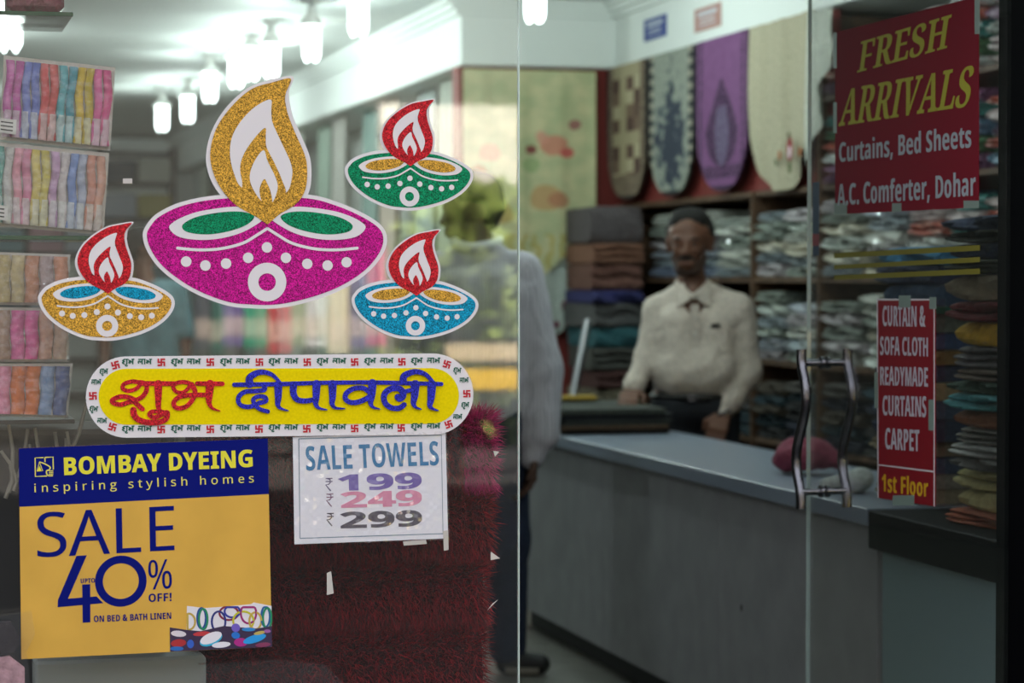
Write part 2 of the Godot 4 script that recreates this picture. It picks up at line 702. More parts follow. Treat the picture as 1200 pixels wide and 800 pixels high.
func face_details(head: Node3D, xf: Transform3D, skin_dark: Material) -> void:
	for s in [-1.0, 1.0]:
		var st := start()
		add_tube(st, [xf * V(s * .032, .0, .076), xf * V(s * .032, .0, .084)], [.011, .006], 10)
		var e := part(head, "eye", st.commit(), M.eye_white)
		st = start()
		add_tube(st, [xf * V(s * .032, .0, .0825), xf * V(s * .032, .0, .0875)], [.008, .006], 10)
		part(e, "iris", st.commit(), M.black)
		st = start()
		add_tube(st, [xf * V(s * .016, .019, .087), xf * V(s * .034, .024, .086), xf * V(s * .05, .017, .076)], [.0055, .0065, .004], 6)
		part(head, "eyebrow", st.commit(), M.hair)
	var st := start()
	add_tube(st, [xf * V(-.02, -.071, .093), xf * V(0, -.07, .0965), xf * V(.02, -.071, .093)], [.003, .0045, .003], 6)
	part(head, "mouth", st.commit(), skin_dark)

# ================================================================================================
func _ready() -> void:
	rng.seed = 41
	# ---------------- camera
	var cam := Camera3D.new()
	cam.name = "camera"
	cam.keep_aspect = Camera3D.KEEP_HEIGHT
	cam.position = EYE
	cam.basis = view
	cam.near = 0.05
	cam.far = 200.0
	var lens := CameraAttributesPhysical.new()
	lens.frustum_focal_length = 85.0
	lens.frustum_focus_distance = 4.7
	lens.exposure_aperture = 4.0
	cam.attributes = lens
	cam.fov = rad_to_deg(2.0 * atan(400.0 / F))
	add_child(cam)
	cam.current = true
	# ---------------- sky, sun, exposure
	var env := Environment.new()
	var sky := Sky.new()
	var sm := ProceduralSkyMaterial.new()
	sm.sky_top_color = rgb(202, 206, 214)
	sm.sky_horizon_color = rgb(236, 232, 226)
	sm.ground_bottom_color = rgb(90, 88, 84)
	sm.ground_horizon_color = rgb(200, 198, 192)
	sm.sky_energy_multiplier = 1.0
	sky.sky_material = sm
	env.background_mode = Environment.BG_SKY
	env.sky = sky
	env.background_energy_multiplier = 1.3
	env.tonemap_mode = Environment.TONE_MAPPER_LINEAR
	env.tonemap_exposure = 2.1
	env.sdfgi_enabled = true
	env.ssao_enabled = true
	env.ssil_enabled = true
	var we := WorldEnvironment.new()
	we.name = "environment"
	we.environment = env
	add_child(we)
	var sun := DirectionalLight3D.new()
	sun.name = "sun"
	sun.light_color = Color(1.0, 0.96, 0.9)
	sun.light_energy = 8.0
	sun.light_angular_distance = 0.6
	sun.shadow_enabled = true
	sun.sky_mode = DirectionalLight3D.SKY_MODE_LIGHT_ONLY
	add_child(sun)
	sun.look_at_from_position(Vector3.ZERO, Vector3(0.35, -1.0, 0.75))

	# ---------------- shared textures and materials
	glitter_tex = tex_from(256, 256, func(_x, _y):
		var v := 0.52 + 0.44 * rng.randf()
		if rng.randf() < 0.2:
			v = 1.0
		elif rng.randf() < 0.16:
			v *= 0.5
		return Color(v, v, v))
	M.foam = mat(rgb(222, 217, 221), 0.85)
	M.gold = glitter(rgb(252, 192, 74))
	M.magenta = glitter(rgb(238, 28, 170))
	M.green = glitter(rgb(0, 165, 112))
	M.red = glitter(rgb(240, 44, 58))
	M.blue = glitter(rgb(12, 180, 226))
	M.navy_glitter = glitter(rgb(58, 62, 220))
	M.black = mat(rgb(14, 14, 15), 0.6)
	M.hair = mat(rgb(20, 17, 16), 0.95)
	M.eye_white = mat(rgb(190, 182, 172), 0.4)
	M.wall = mat(rgb(228, 232, 228), 0.7)
	M.ceiling = mat(rgb(206, 210, 206), 0.8)
	M.redwall = mat(rgb(120, 40, 34), 0.75)
	M.steel = mat(rgb(120, 120, 126), 0.22, 1.0)
	M.wood = mat(rgb(104, 74, 50), 0.7)
	M.wood.albedo_texture = noise_tex(0.02, 0.7, 1.0)
	M.wood.uv1_triplanar = true
	M.wood.uv1_scale = Vector3(2, 12, 2)
	fold_meshes = [make_fold(1, 0.06), make_fold(2, 0.05), make_fold(2, 0.1), make_fold(3, 0.06), make_fold(1, 0.12)]

	build_shell()
	build_street()
	build_counter()
	build_racks()
	build_wall_hangings()
	build_lamps()
	build_window_stickers()
	build_posters()
	build_door()
	build_window_display()
	build_people()

# ------------------------------------------------------------------------------------------------ the room
func build_shell() -> void:
	var w: Material = M.wall
	var fl := mat(rgb(120, 118, 110), 0.35)
	fl.albedo_texture = noise_tex(0.03, 0.75, 1.0)
	fl.uv1_triplanar = true
	fl.uv1_world_triplanar = true
	setting("floor", V(-2.4, -0.2, -25), V(4.5, 0, -4.5), fl, "grey polished shop floor")
	setting("ceiling", V(-2.4, 2.85, -25), V(4.5, 3.1, -4.5), M.ceiling, "pale grey shop ceiling")
	setting("wall_back", V(-2.4, 0, -25), V(4.5, 2.85, -24.7), w, "white far wall behind the shelves")
	setting("wall_left", V(-2.4, 0, -24.7), V(-2.2, 2.85, -4.5), mat(rgb(74, 68, 64), 0.8), "dull brown side wall")
	setting("wall_right", V(4.2, 0, -24.7), V(4.5, 2.85, -4.5), w, "white side wall behind the racks")
	setting("wall_front", V(-2.4, 2.3, -4.75), V(4.5, 4.4, -4.5), w, "wall over the shop window")
	var side := Node3D.new()
	side.name = "window_2"
	side.position = V(2.38, 0, -4.6)
	side.set_meta("kind", "structure")
	side.set_meta("label", "second shop window pane beyond the door jamb")
	add_child(side)
	part(side, "pane", chamfer_box(V(1.82, 2.3, 0.0098), 0.0001), clear(0.02, Color(0.6, 0.7, 0.68)), V(0.91, 1.15, -0.005))
	setting("wall_front_end", V(-2.2, 0, -4.75), V(-1.3, 2.3, -4.5), w, "wall beside the window")
	setting("ceiling_roof", V(-2.6, 3.1, -25.2), V(4.7, 4.4, -4.75), M.ceiling, "roof of the shop")
	setting("wall_upper", V(-16, 4.4, -25.2), V(20, 16, -4.5), mat(rgb(176, 170, 160), 0.9), "upper floors over the shop")
	setting("wall_neighbour", V(-16, 0, -25.2), V(-2.6, 4.4, -4.5), mat(rgb(150, 146, 140), 0.9), "neighbouring shop front")
	setting("wall_neighbour_end", V(4.7, 0, -25.2), V(20, 4.4, -4.5), mat(rgb(150, 146, 140), 0.9), "neighbouring shop front by the door")
	# boxed-in beams over the racks
	setting("wall_beam", V(3.6, 2.52, -11.9), V(4.2, 2.85, -4.75), w, "white boxed beam over the tall racks")
	setting("wall_beam_end", V(2.79, 2.52, -12.3), V(4.2, 2.85, -11.9), w, "white boxed beam over the lace tablecloth")
	setting("wall_beam_far", V(2.79, 2.52, -24.7), V(3.3, 2.85, -12.3), w, "white boxed beam running to the far wall")
	setting("wall_panel", V(2.79, 0, -12.1), V(4.2, 2.52, -11.96), M.redwall, "dark red panel behind the lace tablecloth")
	setting("wall_recess", V(3.3, 0, -24.7), V(3.45, 2.85, -12.1), w, "white wall behind the hung curtains")
	# cornices: three steps each
	var st := start()
	for s in 3:
		var o := 0.03 * s
		add_box(st, V(3.6 - 0.03 - o, 2.77 + 0.027 * s, -11.9), V(3.6, 2.797 + 0.027 * s, -4.75))
		add_box(st, V(2.79 - 0.03 - o, 2.77 + 0.027 * s, -11.9), V(3.6, 2.797 + 0.027 * s, -11.9 + 0.03 + o))
		add_box(st, V(2.79 - 0.03 - o, 2.77 + 0.027 * s, -24.7), V(2.79, 2.797 + 0.027 * s, -11.9))
	var tr := MeshInstance3D.new()
	tr.name = "trim_1"
	tr.mesh = st.commit()
	tr.material_override = w
	tr.set_meta("kind", "structure")
	tr.set_meta("label", "stepped white cornice under the ceiling")
	add_child(tr)
	# red back board that the mats hang on
	setting("wall_board", V(3.64, 1.82, -11.9), V(3.67, 2.52, -9.02), M.redwall, "dark red board behind the hung mats")
	# door jamb, black
	var jm := mat(rgb(6, 6, 9), 0.7)
	jm.metallic_specular = 0.1
	setting("trim_2", V(2.274, 0, -4.72), V(2.38, 2.3, -4.5), jm, "black metal door jamb")
	# shop window
	var p := at_z(608, 400, GZ)
	var win := Node3D.new()
	win.name = "window_1"
	win.position = V(-1.3, 0.0, GZ)
	win.set_meta("kind", "structure")
	win.set_meta("label", "large frameless shop window pane carrying the stickers")
	add_child(win)
	var gw := p.x + 1.3
	part(win, "pane", chamfer_box(V(gw - 0.001, 2.3, 0.0098), 0.0001), clear(0.004, Color(0.62, 0.72, 0.7)), V(gw / 2 - 0.0005, 1.15, -0.005))
	var e := start()
	add_box(e, V(gw - 0.0005, 0, -0.0101), V(gw + 0.0016, 2.3, 0.0001))
	part(win, "polished_edge", e.commit(), mat(rgb(196, 214, 208), 0.25))

func build_street() -> void:
	var road := mat(rgb(64, 63, 62), 0.9)
	road.albedo_texture = noise_tex(0.05, 0.6, 1.0)
	road.uv1_triplanar = true
	road.uv1_world_triplanar = true
	setting("road", V(-40, -0.2, -4.5), V(50, -0.02, 30), road, "asphalt street in front of the shop")
	# the building across the street
	var wall := mat(rgb(72, 70, 66), 0.9)
	wall.albedo_texture = noise_tex(0.03, 0.7, 1.0)
	wall.uv1_triplanar = true
	wall.uv1_world_triplanar = true
	var b := thing("opposite_building", "dark grey building with a white signboard across the street", "building", V(6, 0, 12.4))
	part(b, "wall", box_mesh(V(50, 7, 0.6)), wall, V(0, 3.5, 0.4))
	part(b, "signboard", box_mesh(V(3.2, 0.72, 0.12)), mat(rgb(240, 236, 230), 0.7), V(-0.1, 2.66, 0.02))
	for k in 12:
		var s := part(b, "window", box_mesh(V(1.6, 1.3, 0.08)), mat(rgb(60, 66, 70), 0.3), V(-22 + k * 4.0, 4.6, 0.08))
		part(s, "frame", box_mesh(V(0.06, 1.3, 0.1)), mat(rgb(150, 150, 148), 0.5))
	# hedge plants along the opposite footpath
	var leaf := start()
	tri(leaf, V(0, 0, 0), V(0.05, 0.06, 0.01), V(-0.05, 0.06, 0.01), Vector3.BACK)
	tri(leaf, V(0.05, 0.06, 0.01), V(-0.05, 0.06, 0.01), V(0, 0.14, -0.02), Vector3.BACK)
	var lm := mat(rgb(140, 160, 84), 0.7)
	lm.vertex_color_use_as_albedo = true
	var leaf_mesh := leaf.commit()
	for s in 4:
		var base := V(5.0 + s * 1.4, -0.02, 11.2 + 0.2 * sin(s * 2.1))
		var t := thing("hedge_plant", "bushy green hedge plant across the street", "plant", base, "hedge across the street")
		var trunk := start()
		add_tube(trunk, [V(0, 0, 0), V(0.05, 0.7, 0), V(0, 1.4, 0.05)], [0.05, 0.04, 0.02], 8)
		part(t, "stem", trunk.commit(), M.wood)
		var mm := MultiMesh.new()
		mm.transform_format = MultiMesh.TRANSFORM_3D
		mm.use_colors = true
		mm.mesh = leaf_mesh
		mm.instance_count = 2600
		for i in mm.instance_count:
			var d := Vector3(rng.randfn(), rng.randfn(), rng.randfn()).normalized() * pow(rng.randf(), 0.4)
			var at := V(d.x * 0.95, 1.22 + d.y * 1.1, d.z * 0.6)
			mm.set_instance_transform(i, Transform3D(Basis.from_euler(V(rng.randf() * TAU, rng.randf() * TAU, rng.randf() * TAU)) * 1.5, at))
			var v := rng.randf_range(0.5, 1.2)
			mm.set_instance_color(i, Color(v, v, v * 0.9))
		var mi := MultiMeshInstance3D.new()
		mi.name = "foliage"
		mi.multimesh = mm
		mi.material_override = lm
		mi.set_meta("kind", "stuff")
		t.add_child(mi, true)
	# a stall with bright towels across the street, in the sun; the pane mirrors it
	var ZS := 9.6
	var cols := [[228.0, 246.0, rgb(70, 60, 80), "dark grey"], [246.0, 260.0, rgb(60, 110, 100), "deep teal"], [260.0, 284.0, rgb(120, 96, 170), "violet"], [284.0, 312.0, rgb(40, 160, 120), "emerald green"], [312.0, 340.0, rgb(214, 76, 84), "coral red"], [340.0, 356.0, rgb(150, 160, 110), "olive"], [356.0, 382.0, rgb(236, 236, 240), "white"], [382.0, 408.0, rgb(230, 216, 180), "cream"], [408.0, 428.0, rgb(120, 90, 160), "purple"], [428.0, 452.0, rgb(232, 80, 150), "hot pink"]]
	var mirror := func(x: float, y: float) -> Vector3:
		var p := at_z(x, y, 2.0 * GZ - ZS)
		return V(p.x, p.y, ZS)
	var ra: Vector3 = mirror.call(224, 300)
	var rb: Vector3 = mirror.call(458, 300)
	ra.y = 1.66
	rb.y = 1.66
	var rail := thing("stall_rail", "steel stall rail of bright towels across the street", "rail", V((ra.x + rb.x) / 2, -0.02, ZS))
	var half := (rb.x - ra.x) / 2
	var rt := start()
	add_tube(rt, [V(-half, 1.68, 0), V(half, 1.68, 0)], 0.014, 12)
	part(rail, "bar", rt.commit(), M.steel)
	for e in [-1.0, 1.0]:
		rt = start()
		add_tube(rt, [V(e * half, 1.68, 0), V(e * half, 0, 0)], 0.018, 12)
		part(rail, "post", rt.commit(), M.steel)
	for k in cols.size():
		var q: Array = cols[k]
		var a: Vector3 = mirror.call(q[0] + 0.5, 300)
		var e: Vector3 = mirror.call(q[1] - 0.5, 300)
		a.y = 1.675
		e.y = 1.675
		var low: Vector3 = mirror.call(q[0], 408.0 + 5.0 * sin(k * 2.0))
		var dr := a.y - low.y
		var tw := thing("stall_towel", "%s towel with pale patterned hem hung on the stall rail" % q[3], "towel", a + V(0, 0, -0.05), "bright towels on the stall rail")
		part(tw, "fabric", hanging(Vector3.ZERO, e - a, func(_u): return dr, Vector3.FORWARD, 0.012, 1.0, 12, 8), cloth(q[2], 0.3))
		part(tw, "hem", hanging(V(0, -dr * 0.7, -0.008), e - a + V(0, -dr * 0.7, -0.008), func(_u): return dr * 0.2, Vector3.FORWARD, 0.012, 1.0, 12, 3), cloth(Color(q[2]).lerp(rgb(240, 220, 200), 0.65), 0.3))
	# a painted street railing
	for s in 2:
		var base := V(3.9 + s * 3.0, -0.02, 8.0)
		var t := thing("street_railing", "street railing with a yellow rail under a cream rail", "railing", base, "street railings by the kerb")
		part(t, "yellow_rail", box_mesh(V(2.96, 0.15, 0.06)), mat(rgb(240, 196, 10), 0.5), V(1.5, 0.72, 0))
		part(t, "cream_rail", box_mesh(V(2.96, 0.12, 0.06)), mat(rgb(220, 200, 160), 0.5), V(1.5, 0.92, 0))
		for x in [0.1, 1.5, 2.9]:
			part(t, "post", box_mesh(V(0.07, 1.1, 0.07)), mat(rgb(40, 42, 46), 0.5), V(x, 0.55, 0.07))

# ------------------------------------------------------------------------------------------------ counter and low rack
func build_counter() -> void:
	var lam := mat(rgb(150, 150, 154), 0.5)
	lam.albedo_texture = noise_tex(0.02, 0.9, 1.0)
	lam.uv1_triplanar = true
	var z0 := -9.75
	var z1 := -5.93
	var t := thing("shop_counter", "long pale laminate shop counter with a grey top", "counter", V(2.5, 0, (z0 + z1) / 2.0))
	var l := z1 - z0
	part(t, "plinth", box_mesh(V(0.4, 0.09, l - 0.1)), M.black, V(0.27, 0.045, 0))
	part(t, "worktop", chamfer_box(V(0.52, 0.045, l), 0.0015), mat(rgb(130, 140, 156), 0.3), V(0.25, 0.8175, 0))
	for k in 3:
		var h := l / 3.0
		part(t, "front_panel", chamfer_box(V(0.02, 0.7, h - 0.003), 0.002), lam, V(0.03, 0.44, -l / 2 + h * (k + 0.5)))
		part(t, "carcass", chamfer_box(V(0.42, 0.7, h - 0.002), 0.002), lam, V(0.26, 0.44, -l / 2 + h * (k + 0.5)))
	part(t, "keyhole", chamfer_box(V(0.004, 0.02, 0.012), 0.002), M.black, at_x(869, 712, 2.52) - t.position)
	# low display rack with a black top
	var r := thing("display_rack", "low display rack with thick black top and pale glass front", "rack", V(2.5, 0, -5.33))
	var bk := mat(rgb(8, 9, 13), 0.6)
	bk.metallic_specular = 0.15
	part(r, "top", chamfer_box(V(0.9, 0.1, 1.14), 0.003), bk, V(0.43, 0.79, 0))
	part(r, "front_panel", chamfer_box(V(0.02, 0.7, 1.14), 0.003), mat(rgb(124, 148, 152), 0.3), V(0.03, 0.385, 0))
	part(r, "carcass", box_mesh(V(0.84, 0.72, 1.12)), M.black, V(0.47, 0.37, 0))

func build_racks() -> void:
	# ---- the tall rack along the side wall: bays, counted from the lace tablecloth
	var rack := thing("tall_rack", "tall wooden wall rack filled with folded bed sheets and blankets", "rack", V(3.6, 0, -9.5))
	var px := [745.0, 757.0, 832.0, 880.0, 915.0, 958.0, 1008.0, 1058.0, 1106.0, 1150.0, 1205.0]
	var zs := []
	for p in px:
		zs.append(at_x(p, 330, 3.6).z)
	zs[0] = -11.9
	var levels := [0.05, 0.42, 0.76, 1.10, 1.45, 1.82, 2.17]
	for k in levels.size():
		var start_z: float = -11.9 if levels[k] < 1.9 else zs[5]
		var len: float = zs[10] - start_z
		part(rack, "shelf", chamfer_box(V(0.56, 0.022, len), 0.003), M.wood, V(0.29, levels[k] - 0.011, start_z + len / 2 + 9.5))
	for k in zs.size():
		if not k in [0, 3, 5, 10]:
			continue
		var top: float = 1.82 if k < 5 else 2.5
		part(rack, "upright", chamfer_box(V(0.57, top, 0.022), 0.003), M.wood, V(0.285, top / 2, zs[k] + 9.5))
	part(rack, "back_board", box_mesh(V(0.015, 2.5, 4.9)), mat(rgb(60, 40, 32), 0.8), V(0.585, 1.25, 0.05))
	var bay_words := ["", "second", "third", "fourth", "fifth", "sixth", "seventh", "eighth", "ninth", "tenth"]
	var shelf_words := ["floor", "low", "waist", "middle", "upper", "high", "top"]
	var whites := [[rgb(214, 216, 206), "white"], [rgb(196, 204, 196), "pale green"], [rgb(220, 212, 190), "cream"], [rgb(176, 184, 196), "grey blue"], [rgb(150, 160, 150), "sage"], [rgb(204, 196, 200), "pale pink"], [rgb(156, 168, 176), "misty blue"]]
	var darks := [[rgb(40, 46, 62), "navy"], [rgb(58, 58, 60), "charcoal"], [rgb(70, 62, 52), "brown"], [rgb(38, 60, 70), "dark teal"], [rgb(84, 80, 76), "grey"]]
	var brights := [[rgb(40, 130, 124), "teal"], [rgb(190, 84, 62), "orange"], [rgb(60, 110, 70), "green"], [rgb(120, 70, 110), "plum"], [rgb(200, 180, 180), "pink"], [rgb(90, 130, 160), "blue"], [rgb(186, 190, 186), "white"]]
	for bay in range(1, 10):
		var za: float = zs[bay]
		var zb: float = zs[bay + 1]
		for lv in range(2, 7):
			if lv >= 5 and bay < 5:
				continue
			var room: float = (levels[lv + 1] if lv + 1 < levels.size() else 2.5) - levels[lv] - 0.06
			var pal: Array = whites
			if lv == 2:
				pal = darks
			elif bay >= 7 or lv >= 5:
				pal = brights
			var items := []
			var used := 0.0
			while items.size() < 7:
				var h := rng.randf_range(0.035, 0.062)
				if used + h > room:
					break
				used += h
				var c: Array = pal[rng.randi() % pal.size()]
				items.append([c[0], c[1], h, lv != 2])
			if bay == 1 and lv >= 3 and items.size() > 3:
				items[0] = [rgb(150, 164, 190), "light blue", 0.05, true]
			pile("folded_bedsheet", "folded bed sheet", "%s shelf of %s rack bay" % [shelf_words[lv], bay_words[bay]], "bed sheets stacked in the tall rack", V(3.83, levels[lv] + 0.001, (za + zb) / 2.0), 0.44, (zb - za) - 0.07, items)
	# ---- the blanket pile in the corner by the lace tablecloth
	var a := [[rgb(58, 52, 54), "charcoal", 0.1], [rgb(66, 62, 70), "grey", 0.1], [rgb(44, 44, 58), "dark navy", 0.11], [rgb(70, 60, 62), "brown grey", 0.1], [rgb(50, 46, 50), "charcoal", 0.13],
		[rgb(60, 60, 66), "slate", 0.12], [rgb(46, 54, 116), "royal blue", 0.11], [rgb(126, 118, 100), "taupe", 0.13], [rgb(94, 62, 60), "dull maroon", 0.09], [rgb(88, 88, 84), "grey", 0.11], [rgb(58, 110, 118), "teal", 0.1],
		[rgb(104, 104, 104), "light grey", 0.12], [rgb(60, 62, 120), "indigo", 0.06], [rgb(122, 84, 74), "brick brown", 0.13], [rgb(140, 98, 78), "rust brown", 0.1], [rgb(98, 90, 92), "mauve grey", 0.18]]
	pile("folded_blanket", "folded blanket", "in the corner pile beside the lace tablecloth", "blankets in the corner pile", V(3.45, 0.0, -11.55), 0.5, 0.27, a, PI / 2)
	# ---- towels on the low black rack
	var w := [[rgb(176, 92, 56), "orange patterned", 0.035], [rgb(206, 198, 140), "pale yellow", 0.05], [rgb(204, 196, 136), "cream yellow", 0.05], [rgb(120, 120, 116), "grey and navy", 0.03], [rgb(196, 198, 194), "white edged grey", 0.03], [rgb(132, 130, 122), "grey checked", 0.04],
		[rgb(150, 94, 62), "brown leafy", 0.045], [rgb(90, 176, 182), "aqua", 0.04], [rgb(46, 80, 64), "dark green", 0.03], [rgb(126, 110, 96), "taupe", 0.03], [rgb(104, 102, 104), "grey speckled", 0.055], [rgb(214, 172, 40), "bright yellow", 0.06], [rgb(120, 34, 44), "maroon", 0.05], [rgb(150, 140, 116), "brown and cream", 0.065]]
	var top := pile("folded_towel", "folded towel", "tall towel pile on the black rack", "towels on the black rack", V(2.78, 0.841, -5.36), 0.42, 0.42, w)
	pile("folded_bath_towel", "large folded bath towel", "on top of the tall towel pile", "large bath towels over the towel pile", V(2.78, top + 0.001, -5.36), 0.44, 0.46, [[rgb(52, 58, 46), "olive black", 0.035], [rgb(40, 56, 92), "navy", 0.04], [rgb(54, 62, 50), "dark olive", 0.03], [rgb(34, 54, 96), "blue", 0.035]])
	var w2 := [[rgb(150, 140, 110), "khaki", 0.04], [rgb(150, 146, 130), "sand", 0.04], [rgb(60, 80, 110), "slate blue", 0.045], [rgb(140, 126, 98), "tan", 0.04], [rgb(46, 62, 92), "navy", 0.06], [rgb(70, 92, 118), "steel blue", 0.05], [rgb(170, 150, 106), "beige", 0.05], [rgb(62, 72, 104), "dusk blue", 0.045], [rgb(150, 116, 60), "mustard", 0.04], [rgb(60, 84, 130), "blue", 0.045], [rgb(110, 120, 112), "sage grey", 0.05], [rgb(20, 110, 90), "emerald", 0.02], [rgb(62, 88, 122), "denim blue", 0.06], [rgb(52, 62, 92), "dark navy", 0.05], [rgb(60, 130, 170), "sky blue", 0.05]]
	pile("folded_towel", "rolled-edge towel", "pile on the counter by the black rack", "towels at the end of the counter", V(2.84, 0.841, -6.15), 0.3, 0.36, w2)
	# wrapped packs above the towels
	pile("wrapped_comforter", "wrapped comforter pack", "second towel heap on the black rack", "wrapped comforters on the black rack", V(3.2, 0.841, -5.72), 0.34, 0.3, [[rgb(110, 120, 120), "grey", 0.11, true], [rgb(90, 110, 120), "slate", 0.1, true], [rgb(120, 132, 128), "silver", 0.11, true], [rgb(150, 150, 146), "pale grey", 0.11, true], [rgb(90, 130, 150), "blue", 0.1, true], [rgb(150, 160, 150), "silver green", 0.1, true], [rgb(176, 150, 156), "dusty pink", 0.1, true], [rgb(130, 150, 140), "sage", 0.1, true], [rgb(150, 130, 130), "mauve", 0.11, true], [rgb(60, 140, 130), "teal", 0.1, true], [rgb(150, 160, 156), "silver", 0.11, true]])
	# ---- the far shelves on the back wall
	var far := thing("far_shelves", "dark shelves of boxed linen across the far wall", "shelves", V(1.3, 0, -24.5))
	var fl := [0.3, 0.65, 1.0, 1.35, 1.7, 2.05, 2.4, 2.7]
	for y in fl:
		part(far, "shelf", chamfer_box(V(2.9, 0.03, 0.4), 0.003), mat(rgb(70, 72, 74), 0.6), V(0, y - 0.015, 0))
	for k in 5:
		part(far, "upright", chamfer_box(V(0.04, 2.75, 0.4), 0.003), mat(rgb(60, 62, 64), 0.6), V(-1.45 + 0.725 * k, 1.375, 0))
	var fc := [[rgb(150, 176, 176), "pale teal"], [rgb(176, 180, 190), "lilac grey"], [rgb(120, 150, 160), "blue grey"], [rgb(196, 196, 186), "off white"], [rgb(190, 150, 160), "rose"], [rgb(180, 170, 110), "straw"], [rgb(90, 100, 110), "slate"]]
	var rows := ["", "", "third", "fourth", "fifth", "sixth", "seventh"]
	for r in range(2, 7):
		for c in 8:
			var col: Array = fc[(r * 5 + c * 3 + (c * c) % 4) % fc.size()]
			var o := solid("linen_box", chamfer_box(V(0.325, rng.randf_range(0.2, 0.29 if r < 6 else 0.24), 0.32), 0.01), cloth(col[0], 0.2), Vector3.ZERO, "%s linen box, number %s along the %s far shelf" % [col[1], ["one", "two", "three", "four", "five", "six", "seven", "eight"][c], rows[r]], "box", "linen boxes on the far shelves")
			o.position = V(0.04 + (c / 2) * 0.725 + (c % 2) * 0.345, fl[r] + (o.mesh as Mesh).get_aabb().size.y / 2 + 0.001, -24.47)
	# ---- hung curtains under the far beam
	var cc := [[rgb(206, 212, 200), "pale cream"], [rgb(176, 196, 180), "pale green"], [rgb(216, 214, 206), "white"], [rgb(150, 178, 170), "sea green"], [rgb(206, 190, 176), "beige"], [rgb(190, 200, 196), "silver grey"]]
	var cz := -12.45
	for k in 14:
		var wd := 0.5 + 0.012 * k
		var mesh := hanging(V(0, 0, wd), V(0, 0, 0.02), func(_u): return 1.9, Vector3.LEFT, 0.035, 3.0, 24, 6)
		var c: Array = cc[(k * 5) % cc.size()]
		solid("hung_curtain", mesh, cloth(c[0], 0.3), V(2.92 + 0.05 * (k % 2), 2.519, cz - wd), "%s curtain, %s in the row hung under the far beam" % [c[1], ["first"][0] if k == 0 else ORD[k]], "curtain", "curtains hung under the far beam")
		cz -= wd + 0.3

# ------------------------------------------------------------------------------------------------ mats, tablecloths, notices
func mat_texture(kind: int) -> ImageTexture:
	var n := FastNoiseLite.new()
	n.seed = 11 + kind
	n.frequency = 0.06
	return tex_from(96, 160, func(x, y):
		var u: float = (x + 0.5) / 96.0
		var v: float = (y + 0.5) / 160.0
		var e := minf(u, 1.0 - u)
		var g := n.get_noise_2d(x, y)
		var f := n.get_noise_2d(x * 3.7, y * 3.7)
		if kind == 0:     # brown and cream blocks
			if e < 0.05 or v > 0.97:
				return Color8(52, 44, 40)
			if e < 0.17 or v > 0.82:
				return Color8(104, 86, 74) if f < 0.1 else Color8(150, 136, 112)
			var cell := (int(u * 6.0) * 5 + int(v * 10.0) * 3 + int(u * 6.0) * int(v * 10.0)) % 5
			return [Color8(166, 154, 124), Color8(96, 74, 62), Color8(180, 168, 138), Color8(116, 94, 78), Color8(84, 60, 52)][cell]
		elif kind == 1:   # grey with a black figure
			if e < 0.045 or v > 0.97:
				return Color8(32, 34, 38)
			if e < 0.13:
				return Color8(58, 60, 60) if int(v * 24.0) % 2 else Color8(160, 154, 138)
			var d := absf(u - 0.5) * 2.2 + absf(v - 0.62) * 1.7 + g * 0.8
			if d < 0.62:
				return Color8(52, 58, 72)
			if d < 0.8:
				return Color8(104, 112, 112)
			return Color8(150, 154, 142) if f < 0.25 else Color8(112, 118, 110)
		elif kind == 2:   # purple with a dark drop
			var b := 0.0
			if v > 0.78:
				e = minf(e, (1.0 - v) * 0.75 + 0.02)
			if e < 0.045 or (e > 0.08 and e < 0.14 and f > -0.1):
				return Color8(60, 34, 64)
			var w := 0.3 * sqrt(maxf(0.0, 1.0 - pow((v - 0.6) / 0.24, 2.0)))
			if v < 0.6:
				w = 0.3 * clampf((v - 0.26) / 0.34, 0.0, 1.0)
			var a := absf(u - 0.5)
			if a < w * 0.42 and v > 0.45:
				return Color8(104, 92, 118) if f < 0.2 else Color8(80, 56, 88)
			if a < w:
				return Color8(62, 34, 66) if f > -0.25 else Color8(104, 66, 106)
			b = g * 8.0
			return Color8(int(118 + b), int(74 + b), int(118 + b))
		return Color8(206, 198, 164))
